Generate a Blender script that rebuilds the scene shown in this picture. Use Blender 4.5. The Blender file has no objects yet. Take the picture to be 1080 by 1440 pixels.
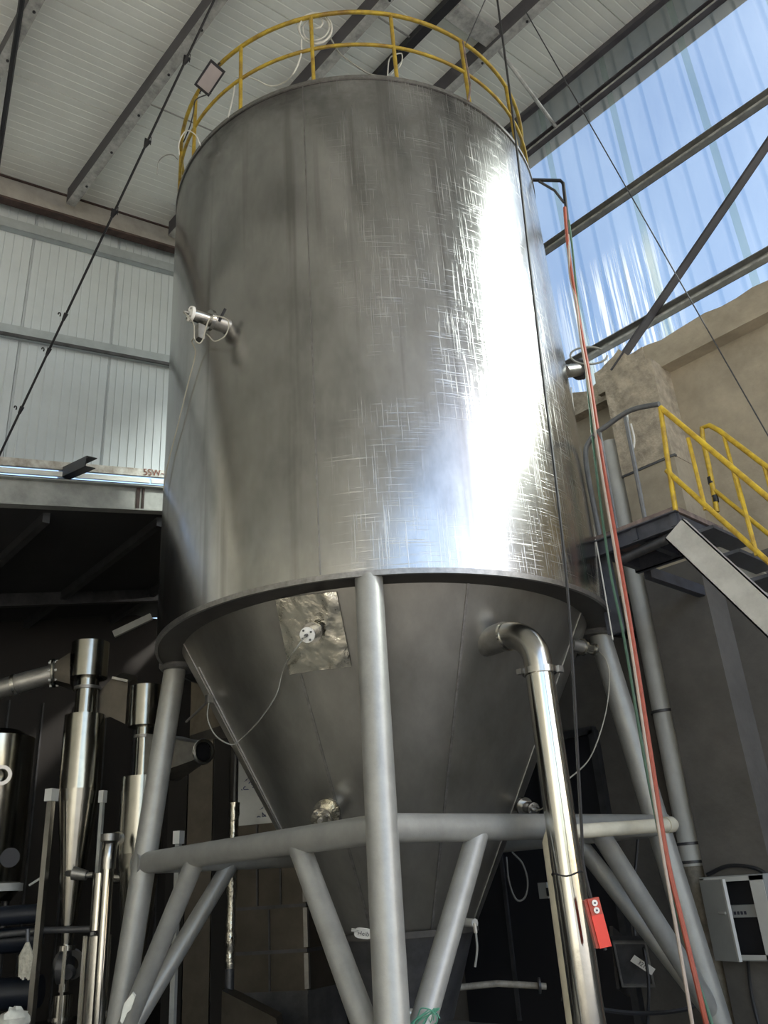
import bpy, bmesh, math, random
from mathutils import Vector, Matrix
random.seed(7)
SC = bpy.context.scene
COL = SC.collection
V = Vector
# ------------------------------------------------------------------ camera
F_PX, PITCH, ROLL, AZ = 1180.15, 0.422562, -0.0711388, 0.8026
EYE = V((0.0, 0.0, 1.6))
_e1 = V((-math.cos(AZ), math.sin(AZ), 0)); _e2 = V((math.sin(AZ), math.cos(AZ), 0))
def _fr(p): return V((p.dot(_e2), p.dot(_e1), p.z))      # building frame: x across the shed, y along it
_f = V((0, math.cos(PITCH), math.sin(PITCH))); _r0 = V((1, 0, 0)); _u0 = _r0.cross(_f)
CR = _fr(math.cos(ROLL) * _r0 + math.sin(ROLL) * _u0)
CU = _fr(-math.sin(ROLL) * _r0 + math.cos(ROLL) * _u0)
CF = _fr(_f)
HEAD = V((CF.x, CF.y, 0)).normalized()
cam_d = bpy.data.cameras.new('camera'); cam = bpy.data.objects.new('camera', cam_d); COL.objects.link(cam)
cam_d.sensor_fit = 'VERTICAL'; cam_d.sensor_height = 36.0; cam_d.lens = F_PX / 1440.0 * 36.0
cam_d.clip_end = 500
m = Matrix((CR, CU, -CF)).transposed().to_4x4(); m.translation = EYE; cam.matrix_world = m
SC.camera = cam
# ------------------------------------------------------------------ sky, sun, exposure
SUN = V((0.537, -0.618, 0.574)).normalized()
w = bpy.data.worlds.new('sky'); SC.world = w; w.use_nodes = True
nt = w.node_tree; nt.nodes.clear()
sky = nt.nodes.new('ShaderNodeTexSky'); sky.sky_type = 'NISHITA'; sky.sun_disc = False
sky.sun_elevation = math.asin(SUN.z); sky.sun_rotation = math.atan2(SUN.x, SUN.y)
sky.air_density = 1.0; sky.dust_density = 2.2; sky.ozone_density = 1.0
bg = nt.nodes.new('ShaderNodeBackground'); bg.inputs['Strength'].default_value = 0.44
wo = nt.nodes.new('ShaderNodeOutputWorld')
nt.links.new(sky.outputs[0], bg.inputs[0]); nt.links.new(bg.outputs[0], wo.inputs[0])
sd = bpy.data.lights.new('sun', 'SUN'); sd.energy = 6.5; sd.angle = math.radians(7); sd.color = (1.0, 0.94, 0.84)
so = bpy.data.objects.new('sun', sd); COL.objects.link(so)
so.rotation_euler = (-SUN).to_track_quat('-Z', 'Y').to_euler(); so.location = SUN * 40
vs = SC.view_settings
vs.view_transform = 'Standard'; vs.look = 'None'; vs.exposure = 0.5; vs.gamma = 1.0; vs.use_curve_mapping = False

# ------------------------------------------------------------------ helpers: places
def ray(x, y): return CF + CR * ((x - 540) / F_PX) + CU * ((720 - y) / F_PX)
def at(x, y, D):
    d = ray(x, y); return EYE + d * (D / d.dot(HEAD))
def atX(x, y, X):
    d = ray(x, y); return EYE + d * (X / d.x)
def atY(x, y, Y):
    d = ray(x, y); return EYE + d * (Y / d.y)
def atZ(x, y, Z):
    d = ray(x, y); return EYE + d * ((Z - EYE.z) / d.z)
def msz(px, p): return px * (V(p) - EYE).dot(CF) / F_PX     # metres for a width in pixels at a point
TC = V((5.851, 6.178, 0)); TR = 2.3; ZB = 3.868; ZT = 9.454
CAMANG = math.degrees(math.atan2(-TC.y, -TC.x))
def pol(deg, r, z):
    a = math.radians(deg); return V((TC.x + r * math.cos(a), TC.y + r * math.sin(a), z))
def on_tank(x, y, R=TR):
    d = ray(x, y); a = d.x ** 2 + d.y ** 2; b = -2 * (d.x * TC.x + d.y * TC.y); c = TC.x ** 2 + TC.y ** 2 - R * R
    t = (-b - math.sqrt(max(b * b - 4 * a * c, 0))) / (2 * a); return EYE + d * t
CONE_R, CONE_A = 2.05, 0.05
def cone_r(z): return CONE_R * (z - CONE_A) / (ZB - CONE_A)
def on_cone(x, y):
    d = ray(x, y); lo, hi = 3.0, 12.0; t = lo
    while t < hi:
        p = EYE + d * t
        if math.hypot(p.x - TC.x, p.y - TC.y) <= cone_r(p.z): return p
        t += 0.004
    return EYE + d * 8.5
def cone_n(p):
    h = V((p.x - TC.x, p.y - TC.y, 0)).normalized(); s = CONE_R / (ZB - CONE_A)
    return (h - V((0, 0, s))).normalized()
def roof_z(X): return 13.37 + 0.2 * (X - 9.2)

# ------------------------------------------------------------------ helpers: meshes
class MB:
    def __init__(s): s.v = []; s.f = []; s.uv = {}
    def box(s, c, size, R=None):
        c = V(c); hx, hy, hz = size[0] / 2, size[1] / 2, size[2] / 2
        pts = [V((x, y, z)) for z in (-hz, hz) for y in (-hy, hy) for x in (-hx, hx)]
        if R is not None: pts = [R @ p for p in pts]
        return s.hexa([c + p for p in pts])
    def hexa(s, P):   # order: z0(y0(x0,x1),y1(x0,x1)), z1(...)
        b = len(s.v); s.v += [V(p) for p in P]
        for q in ((0, 2, 3, 1), (4, 5, 7, 6), (0, 1, 5, 4), (2, 6, 7, 3), (0, 4, 6, 2), (1, 3, 7, 5)): s.f.append([b + i for i in q])
        return s
    def bar(s, p0, p1, wd, ht, up=V((0, 0, 1))):
        p0, p1 = V(p0), V(p1); d = (p1 - p0).normalized(); a = d.cross(V(up)).normalized(); u = a.cross(d).normalized()
        P = []
        for k in (-1, 1):
            for p in (p0, p1):
                for j in (-1, 1): P.append(p + a * (j * wd / 2) + u * (k * ht / 2))
        return s.hexa(P)
    def off(s, p0, p1, up, ox, oz):
        p0, p1 = V(p0), V(p1); d = (p1 - p0).normalized(); a = d.cross(V(up)).normalized(); u = a.cross(d).normalized()
        return p0 + a * ox + u * oz, p1 + a * ox + u * oz
    def ibeam(s, p0, p1, wd, ht, t=0.02, up=V((0, 0, 1))):
        s.bar(p0, p1, t, ht, up)
        for k in (-1, 1):
            q = s.off(p0, p1, up, 0, k * (ht / 2 - t / 2)); s.bar(q[0], q[1], wd, t, up)
        return s
    def chan(s, p0, p1, wd, ht, t=0.012, side=1, up=V((0, 0, 1))):
        q = s.off(p0, p1, up, -side * (wd / 2 - t / 2), 0); s.bar(q[0], q[1], t, ht, up)
        for k in (-1, 1):
            q = s.off(p0, p1, up, 0, k * (ht / 2 - t / 2)); s.bar(q[0], q[1], wd, t, up)
        return s
    def angle(s, p0, p1, wd, t=0.01, up=V((0, 0, 1))):
        q = s.off(p0, p1, up, -wd / 2 + t / 2, 0); s.bar(q[0], q[1], t, wd, up)
        q = s.off(p0, p1, up, 0, -wd / 2 + t / 2); s.bar(q[0], q[1], wd, t, up)
        return s
    def tube(s, pts, r, seg=10, closed=False, caps=True):
        pts = [V(p) for p in pts]; n = len(pts); rr = r if isinstance(r, (list, tuple)) else [r] * n
        T0 = (pts[1] - pts[0]).normalized()
        ref = V((0, 0, 1)) if abs(T0.z) < 0.9 else V((1, 0, 0))
        a = T0.cross(ref).normalized(); base = len(s.v)
        for i, p in enumerate(pts):
            if closed: t = (pts[(i + 1) % n] - pts[i - 1]).normalized()
            else: t = (pts[min(i + 1, n - 1)] - pts[max(i - 1, 0)]).normalized()
            a = (a - t * a.dot(t)).normalized(); b = t.cross(a)
            for k in range(seg):
                th = 2 * math.pi * k / seg; s.v.append(p + (a * math.cos(th) + b * math.sin(th)) * rr[i])
        for i in range(n if closed else n - 1):
            i2 = (i + 1) % n
            for k in range(seg):
                k2 = (k + 1) % seg
                s.f.append([base + i * seg + k, base + i * seg + k2, base + i2 * seg + k2, base + i2 * seg + k])
        if caps and not closed:
            s.f.append([base + k for k in reversed(range(seg))]); s.f.append([base + (n - 1) * seg + k for k in range(seg)])
        return s
    def cyl(s, p0, p1, r0, r1=None, seg=20, caps=True):
        return s.tube([p0, p1], [r0, r0 if r1 is None else r1], seg, caps=caps)
    def lathe(s, prof, o=(0, 0, 0), axis=V((0, 0, 1)), seg=32, uv=False, closed=False):
        o = V(o); ax = V(axis).normalized(); ref = V((1, 0, 0)) if abs(ax.x) < 0.9 else V((0, 1, 0))
        if abs(ax.z) > 0.99: a, b = V((1, 0, 0)), V((0, 1, 0)) * (1 if ax.z > 0 else -1)
        else: a = ax.cross(ref).normalized(); b = ax.cross(a)
        base = len(s.v); n = len(prof)
        for r, z in prof:
            for k in range(seg):
                th = 2 * math.pi * k / seg; s.v.append(o + ax * z + (a * math.cos(th) + b * math.sin(th)) * r)
        for i in range(n if closed else n - 1):
            i2 = (i + 1) % n
            for k in range(seg):
                k2 = (k + 1) % seg
                s.f.append([base + i * seg + k, base + i * seg + k2, base + i2 * seg + k2, base + i2 * seg + k])
                if uv:
                    R = TR; L = 0
                    s.uv[len(s.f) - 1] = [(2 * math.pi * k / seg * R, prof[i][1]), (2 * math.pi * (k + 1) / seg * R, prof[i][1]),
                                          (2 * math.pi * (k + 1) / seg * R, prof[i2][1]), (2 * math.pi * k / seg * R, prof[i2][1])]
        return s
    def prism(s, poly, ext):
        poly = [V(p) for p in poly]; n = len(poly); b = len(s.v); ext = V(ext)
        s.v += poly + [p + ext for p in poly]
        s.f.append([b + i for i in reversed(range(n))]); s.f.append([b + n + i for i in range(n)])
        for i in range(n):
            j = (i + 1) % n; s.f.append([b + i, b + j, b + n + j, b + n + i])
        return s
    def sphere(s, c, r, seg=12, rings=8, sc=(1, 1, 1), jit=0):
        c = V(c); base = len(s.v)
        for i in range(rings + 1):
            ph = math.pi * i / rings
            for k in range(seg):
                th = 2 * math.pi * k / seg; q = r * (1 + random.uniform(-jit, jit))
                s.v.append(c + V((q * sc[0] * math.sin(ph) * math.cos(th), q * sc[1] * math.sin(ph) * math.sin(th), q * sc[2] * math.cos(ph))))
        for i in range(rings):
            for k in range(seg):
                k2 = (k + 1) % seg
                s.f.append([base + i * seg + k, base + (i + 1) * seg + k, base + (i + 1) * seg + k2, base + i * seg + k2])
        return s
    def mesh(s, name, mat, org=V((0, 0, 0)), sharp=38):
        me = bpy.data.meshes.new(name)
        me.from_pydata([tuple(p - org) for p in s.v], [], s.f)
        if s.uv:
            ul = me.uv_layers.new(name='metres')
            for p in me.polygons:
                q = s.uv.get(p.index)
                if q:
                    for li, c in zip(p.loop_indices, q): ul.data[li].uv = c
        bm = bmesh.new(); bm.from_mesh(me)
        bmesh.ops.recalc_face_normals(bm, faces=bm.faces)
        lim = math.radians(sharp)
        for fc in bm.faces: fc.smooth = True
        for ed in bm.edges:
            if len(ed.link_faces) != 2 or ed.calc_face_angle(0) > lim: ed.smooth = False
        bm.to_mesh(me); bm.free()
        me.materials.append(M[mat] if isinstance(mat, str) else mat)
        return me
    def build(s, name, mat, parent=None, sharp=38, label=None, kind=None):
        org = V((0, 0, 0))
        root = parent
        while root is not None:
            org = org + root.location; root = root.parent
        o = bpy.data.objects.new(name, s.mesh(name, mat, org, sharp)); COL.objects.link(o); o.parent = parent
        if label: o['label'] = label
        if kind: o['kind'] = kind
        return o
def thing(name, label, cat, loc, group=None, kind=None):
    o = bpy.data.objects.new(name, None); COL.objects.link(o); o.location = V(loc); o.empty_display_size = 0.1
    if label: o['label'] = label
    if cat: o['category'] = cat
    if group: o['group'] = group
    if kind: o['kind'] = kind
    return o
def solo(name, mb, mat, label, cat, group=None, sharp=38):
    o = mb.build(name, mat, None, sharp); o['label'] = label; o['category'] = cat
    if group: o['group'] = group
    return o
def struct(name, mb, mat, parent=None, label=None):
    o = mb.build(name, mat, parent)
    if parent is None: o['kind'] = 'structure'
    if label: o['label'] = label
    return o
def text_part(name, body, size, o, xdir, ydir, mat, parent, extrude=0.0006):
    cu = bpy.data.curves.new(name, 'FONT'); cu.body = body; cu.size = size; cu.align_x = 'CENTER'; cu.align_y = 'CENTER'; cu.extrude = extrude
    tmp = bpy.data.objects.new(name + '_tmp', cu); COL.objects.link(tmp)
    dg = bpy.context.evaluated_depsgraph_get(); me = bpy.data.meshes.new_from_object(tmp.evaluated_get(dg))
    bpy.data.objects.remove(tmp); bpy.data.curves.remove(cu)
    x = V(xdir).normalized(); y = V(ydir); y = (y - x * y.dot(x)).normalized(); z = x.cross(y)
    me.transform(Matrix((x, y, z)).transposed().to_4x4())
    ob = bpy.data.objects.new(name, me); me.name = name; COL.objects.link(ob); ob.parent = parent
    org = V((0, 0, 0)); r = parent
    while r is not None: org = org + r.location; r = r.parent
    ob.location = V(o) - org; me.materials.clear(); me.materials.append(M[mat]); return ob
def bez(pts, n=10):     # smooth path through points (Catmull-Rom)
    P = [V(p) for p in pts]; out = []
    for i in range(len(P) - 1):
        p0 = P[i - 1] if i else P[0] * 2 - P[1]; p1, p2 = P[i], P[i + 1]
        p3 = P[i + 2] if i + 2 < len(P) else P[-1] * 2 - P[-2]
        for k in range(n):
            t = k / n
            out.append(0.5 * ((2 * p1) + (p2 - p0) * t + (2 * p0 - 5 * p1 + 4 * p2 - p3) * t * t + (3 * p1 - p0 - 3 * p2 + p3) * t ** 3))
    out.append(P[-1]); return out

# ------------------------------------------------------------------ materials
M = {}
def lk(nt, a, b): nt.links.new(a, b)
def mat(name, col, metal=0.0, rough=0.5, var=0.12, vscale=3.0, rvar=0.1, bump=0.0, bscale=30.0, col2=None, stretch=(1, 1, 1), spec=0.5):
    m = bpy.data.materials.new(name); m.use_nodes = True; nt = m.node_tree; b = nt.nodes['Principled BSDF']
    b.inputs['Metallic'].default_value = metal; b.inputs['Roughness'].default_value = rough
    b.inputs['Specular IOR Level'].default_value = spec
    tc = nt.nodes.new('ShaderNodeTexCoord'); mp = nt.nodes.new('ShaderNodeMapping'); mp.inputs['Scale'].default_value = stretch
    lk(nt, tc.outputs['Object'], mp.inputs[0])
    n = nt.nodes.new('ShaderNodeTexNoise'); n.inputs['Scale'].default_value = vscale; n.inputs['Detail'].default_value = 6; n.inputs['Roughness'].default_value = 0.65
    lk(nt, mp.outputs[0], n.inputs['Vector'])
    cr = nt.nodes.new('ShaderNodeValToRGB'); e = cr.color_ramp.elements
    c2 = col2 if col2 else tuple(c * (1 - 2.2 * var) for c in col)
    e[0].position = 0.3; e[0].color = (*c2, 1); e[1].position = 0.65; e[1].color = (*[min(c * (1 + var * .6), 1) for c in col], 1)
    lk(nt, n.outputs['Fac'], cr.inputs[0]); lk(nt, cr.outputs[0], b.inputs['Base Color'])
    if rvar:
        mr = nt.nodes.new('ShaderNodeMapRange'); mr.inputs[3].default_value = max(rough - rvar, 0.02); mr.inputs[4].default_value = min(rough + rvar, 1)
        lk(nt, n.outputs['Fac'], mr.inputs[0]); lk(nt, mr.outputs[0], b.inputs['Roughness'])
    if bump:
        n2 = nt.nodes.new('ShaderNodeTexNoise'); n2.inputs['Scale'].default_value = bscale; n2.inputs['Detail'].default_value = 5
        lk(nt, mp.outputs[0], n2.inputs['Vector'])
        bp = nt.nodes.new('ShaderNodeBump'); bp.inputs['Strength'].default_value = bump; bp.inputs['Distance'].default_value = 0.02
        lk(nt, n2.outputs['Fac'], bp.inputs['Height']); lk(nt, bp.outputs[0], b.inputs['Normal'])
    M[name] = m; return m
mat('lower_wall', (0.135, 0.125, 0.113), 0, 0.85, 0.16, 1.3, 0.05, 0.25, 14)  # darker tone for the lower part of wall and pilaster
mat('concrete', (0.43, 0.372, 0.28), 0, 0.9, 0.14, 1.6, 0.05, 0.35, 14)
mat('concrete_rough', (0.50, 0.43, 0.33), 0, 0.95, 0.2, 6, 0.03, 0.9, 22)
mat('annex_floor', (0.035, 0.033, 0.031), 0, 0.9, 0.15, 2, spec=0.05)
mat('concrete_floor', (0.25, 0.24, 0.22), 0, 0.7, 0.15, 2)
mat('yard', (0.44, 0.425, 0.40), 0, 0.9, 0.1, 0.6)
mat('liner_white', (0.80, 0.82, 0.77), 0, 0.5, 0.05, 0.9, 0.05)
mat('panel_white', (0.57, 0.62, 0.65), 0, 0.32, 0.04, 1.2, 0.05)
mat('purlin_web', (0.095, 0.09, 0.10), 0.2, 0.55, 0.15, 3)  # shade on the purlin webs is put into this dark tone
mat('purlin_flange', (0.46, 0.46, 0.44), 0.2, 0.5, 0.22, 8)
mat('rafter_paint', (0.36, 0.345, 0.32), 0, 0.6, 0.10, 4)
mat('rafter_rust', (0.075, 0.048, 0.042), 0, 0.75, 0.25, 6)
mat('girt_grey', (0.42, 0.46, 0.48), 0.3, 0.45, 0.08, 3)
mat('girt_galv', (0.34, 0.34, 0.32), 0.5, 0.5, 0.15, 6)
mat('beam_grey', (0.40, 0.41, 0.39), 0.1, 0.55, 0.18, 2.5)
mat('flash_dirty', (0.62, 0.61, 0.57), 0.1, 0.5, 0.15, 5, col2=(0.25, 0.19, 0.14))
mat('white_strip', (0.85, 0.86, 0.82), 0, 0.4, 0.03)
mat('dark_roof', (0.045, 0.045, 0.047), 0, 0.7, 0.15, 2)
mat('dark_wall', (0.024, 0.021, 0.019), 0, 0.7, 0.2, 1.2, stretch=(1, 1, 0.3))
mat('black_void', (0.012, 0.012, 0.016), 0, 0.6, 0.1)
mat('leg_paint', (0.345, 0.345, 0.325), 0.35, 0.42, 0.08, 5, 0.06, 0.06, 60)
mat('ring_dark', (0.07, 0.065, 0.06), 0.3, 0.55, 0.2, 5)
mat('cable_dark', (0.12, 0.12, 0.11), 0, 0.5, 0.1)
mat('collar_steel', (0.17, 0.165, 0.16), 0.6, 0.45, 0.2, 5)
mat('polished', (0.52, 0.51, 0.465), 1.0, 0.13, 0.06, 2.5, 0.05, 0.05, 5)
mat('cyclone_steel', (0.36, 0.35, 0.31), 1.0, 0.2, 0.1, 2.5, 0.06, 0.05, 5)
mat('polished_soft', (0.46, 0.45, 0.42), 1.0, 0.24, 0.1, 3, 0.08, 0.06, 6)
mat('foil', (0.52, 0.50, 0.43), 1.0, 0.16, 0.08, 5, 0.06, 0.9, 9)
mat('dull_steel', (0.34, 0.33, 0.31), 0.85, 0.4, 0.18, 4, 0.1)
mat('dark_steel', (0.10, 0.10, 0.105), 0.6, 0.45, 0.2, 4)
mat('yellow_rail', (0.46, 0.33, 0.035), 0.1, 0.45, 0.2, 7, col2=(0.22, 0.13, 0.03))
mat('yellow_stair', (0.68, 0.47, 0.03), 0.05, 0.42, 0.14, 8, col2=(0.34, 0.2, 0.03))
mat('grey_rail', (0.16, 0.165, 0.17), 0.3, 0.45, 0.15, 8)
mat('stair_white', (0.55, 0.54, 0.50), 0.1, 0.5, 0.12, 4)
mat('stair_dark', (0.085, 0.09, 0.11), 0.3, 0.5, 0.2, 6)
mat('rust_plate', (0.26, 0.20, 0.18), 0.2, 0.7, 0.3, 9)
mat('pvc_white', (0.52, 0.52, 0.49), 0, 0.4, 0.07, 3)
mat('pvc_dirty', (0.30, 0.27, 0.22), 0, 0.6, 0.25, 8)
mat('beige_pipe', (0.62, 0.58, 0.46), 0, 0.45, 0.1, 4)
mat('box_grey', (0.36, 0.37, 0.36), 0.1, 0.45, 0.05, 3)
mat('box_edge', (0.58, 0.58, 0.55), 0.1, 0.45, 0.04, 3)
mat('handle', (0.75, 0.75, 0.72), 0.6, 0.3, 0.03)
mat('red_plastic', (0.82, 0.055, 0.03), 0, 0.35, 0.05, 5)
mat('red_dark', (0.45, 0.06, 0.03), 0, 0.4, 0.08, 5)
mat('button_white', (0.85, 0.80, 0.74), 0, 0.4, 0.03)
mat('black_rubber', (0.018, 0.018, 0.02), 0, 0.5, 0.1)
mat('black_steel', (0.03, 0.03, 0.035), 0.4, 0.45, 0.1)
mat('cable_white', (0.66, 0.65, 0.60), 0, 0.5, 0.05)
mat('cable_grey', (0.30, 0.30, 0.27), 0, 0.5, 0.1)
mat('cable_beige', (0.36, 0.34, 0.28), 0, 0.5, 0.1)
mat('hose_red', (0.40, 0.085, 0.05), 0, 0.4, 0.1, 12)
mat('hose_pale', (0.48, 0.39, 0.32), 0, 0.45, 0.08, 12)
mat('hose_green', (0.09, 0.19, 0.13), 0, 0.4, 0.1, 12)
mat('wire_green', (0.10, 0.32, 0.22), 0, 0.45, 0.05)
mat('lamp_glass', (0.36, 0.32, 0.32), 0, 0.15, 0.05, 3)
mat('label_white', (0.75, 0.74, 0.70), 0, 0.5, 0.04)
mat('ink_dark', (0.04, 0.04, 0.06), 0, 0.6, 0.02)
mat('ink_blue', (0.10, 0.12, 0.22), 0, 0.6, 0.02)
mat('ink_red', (0.26, 0.07, 0.04), 0, 0.7, 0.05)
mat('printed_sheet', (0.42, 0.44, 0.44), 0.2, 0.35, 0.05, 3)
mat('cloth', (0.50, 0.47, 0.38), 0, 0.9, 0.2, 20)
mat('plastic_bag', (0.72, 0.72, 0.64), 0, 0.4, 0.1, 10)
mat('blue_steel', (0.014, 0.018, 0.028), 0.3, 0.35, 0.15, 3)
mat('weld', (0.30, 0.29, 0.28), 0.9, 0.4, 0.15, 20)
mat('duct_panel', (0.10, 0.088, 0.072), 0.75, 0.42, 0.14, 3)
mat('roof_outer', (0.55, 0.57, 0.55), 0, 0.5, 0.05)

def shell_mat():
    m = bpy.data.materials.new('tank_steel'); m.use_nodes = True; nt = m.node_tree; b = nt.nodes['Principled BSDF']; N = nt.nodes.new
    b.inputs['Metallic'].default_value = 1.0
    uv = N('ShaderNodeUVMap'); uv.uv_map = 'metres'
    def noise(sx, sy, scale, detail=4, rough=0.6):
        mp = N('ShaderNodeMapping'); mp.inputs['Scale'].default_value = (sx, sy, 1); lk(nt, uv.outputs[0], mp.inputs[0])
        n = N('ShaderNodeTexNoise'); n.inputs['Scale'].default_value = scale; n.inputs['Detail'].default_value = detail; n.inputs['Roughness'].default_value = rough
        lk(nt, mp.outputs[0], n.inputs['Vector']); return n.outputs['Fac']
    def ramp(x, a, bb):
        r = N('ShaderNodeMapRange'); r.clamp = True; r.inputs[1].default_value = a; r.inputs[2].default_value = bb; lk(nt, x, r.inputs[0]); return r.outputs[0]
    def mth(op, a, c):
        k = N('ShaderNodeMath'); k.operation = op
        for i, q in enumerate((a, c)):
            if isinstance(q, (int, float)): k.inputs[i].default_value = q
            else: lk(nt, q, k.inputs[i])
        return k.outputs[0]
    vs = ramp(noise(38, 0.7, 2.2, 4), 0.55, 0.72)         # long vertical scratches
    hs = ramp(noise(0.9, 44, 2.2, 4), 0.58, 0.74)         # long level scratches
    sx = N('ShaderNodeSeparateXYZ'); lk(nt, uv.outputs[0], sx.inputs[0])
    side = mth('ADD', mth('MULTIPLY', ramp(sx.outputs[0], 8.62, 9.15), 0.9), 0.1)     # the worn side of the shell
    patch = mth('MULTIPLY', ramp(noise(0.5, 0.35, 1.6, 3), 0.34, 0.52), side)
    scr = mth('MULTIPLY', mth('MAXIMUM', vs, hs), patch)
    stain = noise(1.0, 0.45, 1.1, 6, 0.7)
    cr = N('ShaderNodeValToRGB'); e = cr.color_ramp.elements
    e[0].position = 0.32; e[0].color = (0.30, 0.30, 0.295, 1); e[1].position = 0.62; e[1].color = (0.49, 0.485, 0.475, 1)
    lk(nt, stain, cr.inputs[0])
    mx = N('ShaderNodeMix'); mx.data_type = 'RGBA'; lk(nt, mth('MULTIPLY', scr, 0.40), mx.inputs[0]); lk(nt, cr.outputs[0], mx.inputs[6]); mx.inputs[7].default_value = (0.78, 0.76, 0.7, 1)
    top = mth('MULTIPLY', ramp(sx.outputs[1], ZT - .9, ZT - .05), ramp(noise(1.2, 1.6, 1.5, 5, 0.7), 0.42, 0.62))   # grime below the rim
    run_ = mth('MULTIPLY', ramp(noise(3.2, 0.10, 1.5, 3), 0.56, 0.68), 0.5)                                             # long dull runs down the plates
    gm = N('ShaderNodeMix'); gm.data_type = 'RGBA'; lk(nt, mth('MAXIMUM', mth('MULTIPLY', top, 0.75), run_), gm.inputs[0]); lk(nt, mx.outputs[2], gm.inputs[6]); gm.inputs[7].default_value = (0.20, 0.19, 0.185, 1)
    lk(nt, gm.outputs[2], b.inputs['Base Color'])
    rg = mth('ADD', mth('MULTIPLY', noise(1.3, 0.5, 1.4, 4), 0.17), 0.13)
    rg2 = mth('ADD', rg, mth('MULTIPLY', scr, 0.22)); lk(nt, rg2, b.inputs['Roughness'])
    bp = N('ShaderNodeBump'); bp.inputs['Strength'].default_value = 0.28; bp.inputs['Distance'].default_value = 0.004
    hgt = mth('ADD', mth('MULTIPLY', scr, 0.7), mth('MULTIPLY', noise(0.8, 0.25, 2.0, 2), 3.0))
    lk(nt, hgt, bp.inputs['Height']); lk(nt, bp.outputs[0], b.inputs['Normal'])
    M['tank_steel'] = m
shell_mat()
def cone_mat():
    m = mat('cone_steel', (0.345, 0.335, 0.31), 0.95, 0.36, 0.14, 1.6, 0.1, 0.10, 2.5, stretch=(1, 1, 0.5))
cone_mat()
def pane_mat():
    def make(name, c0, c1):
        m = bpy.data.materials.new(name); m.use_nodes = True; nt = m.node_tree; nt.nodes.clear(); N = nt.nodes.new
        out = N('ShaderNodeOutputMaterial'); tr = N('ShaderNodeBsdfTransparent'); tl = N('ShaderNodeBsdfTranslucent'); df = N('ShaderNodeBsdfDiffuse')
        tc = N('ShaderNodeTexCoord')
        def noise(sc, scale, det=5):
            mp = N('ShaderNodeMapping'); mp.inputs['Scale'].default_value = sc; lk(nt, tc.outputs['Object'], mp.inputs[0])
            n = N('ShaderNodeTexNoise'); n.inputs['Scale'].default_value = scale; n.inputs['Detail'].default_value = det; lk(nt, mp.outputs[0], n.inputs['Vector']); return n.outputs['Fac']
        def mr(x, a, b, c=0.0, d=1.0):
            r = N('ShaderNodeMapRange'); r.clamp = True
            for k, q in enumerate((a, b, c, d)): r.inputs[k + 1].default_value = q
            lk(nt, x, r.inputs[0]); return r.outputs[0]
        def mul(a, b):
            k = N('ShaderNodeMath'); k.operation = 'MULTIPLY'; lk(nt, a, k.inputs[0]); lk(nt, b, k.inputs[1]); return k.outputs[0]
        cr = N('ShaderNodeValToRGB'); e = cr.color_ramp.elements; e[0].position = .3; e[1].position = .7
        e[0].color = (*c0, 1); e[1].color = (*c1, 1); lk(nt, noise((1, 1, .3), 1.3, 7), cr.inputs[0]); lk(nt, cr.outputs[0], tr.inputs[0])
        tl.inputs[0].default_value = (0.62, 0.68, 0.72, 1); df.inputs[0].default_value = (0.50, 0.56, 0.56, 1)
        # outside brightness painted as white streaks low on two sheets
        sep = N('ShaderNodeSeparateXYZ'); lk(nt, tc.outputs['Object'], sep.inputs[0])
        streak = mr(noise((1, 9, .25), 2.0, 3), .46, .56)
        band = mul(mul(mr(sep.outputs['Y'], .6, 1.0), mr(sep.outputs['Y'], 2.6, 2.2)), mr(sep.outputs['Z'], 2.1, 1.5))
        glow_streaks = mul(streak, band)
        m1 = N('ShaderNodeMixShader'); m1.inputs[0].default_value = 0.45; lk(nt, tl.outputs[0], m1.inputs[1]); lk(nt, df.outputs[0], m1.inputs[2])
        m2 = N('ShaderNodeMixShader'); lk(nt, mr(glow_streaks, 0, 1, .10, .62), m2.inputs[0]); lk(nt, tr.outputs[0], m2.inputs[1]); lk(nt, m1.outputs[0], m2.inputs[2])
        lk(nt, m2.outputs[0], out.inputs[0]); M[name] = m
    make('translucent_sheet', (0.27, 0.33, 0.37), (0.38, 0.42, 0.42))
    make('sheet_overlap', (0.66, 0.74, 0.68), (0.76, 0.82, 0.74))
pane_mat()

# ================================================================== THE SETTING
Y_END, X_R, X_L, Y_F = 10.9, 9.2, -9.0, -8.0
struct('floor', MB().box((0.25, 1.0, -0.05), (18.9, 18.0, 0.1)), 'concrete_floor')
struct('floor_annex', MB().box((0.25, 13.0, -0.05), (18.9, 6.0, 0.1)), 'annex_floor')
struct('bounce_ground', MB().box((0.25, -25.0, -0.08), (70, 34.0, 0.1)), 'yard')  # unseen ground added outside to bounce sunlight up to the ceiling
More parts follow.
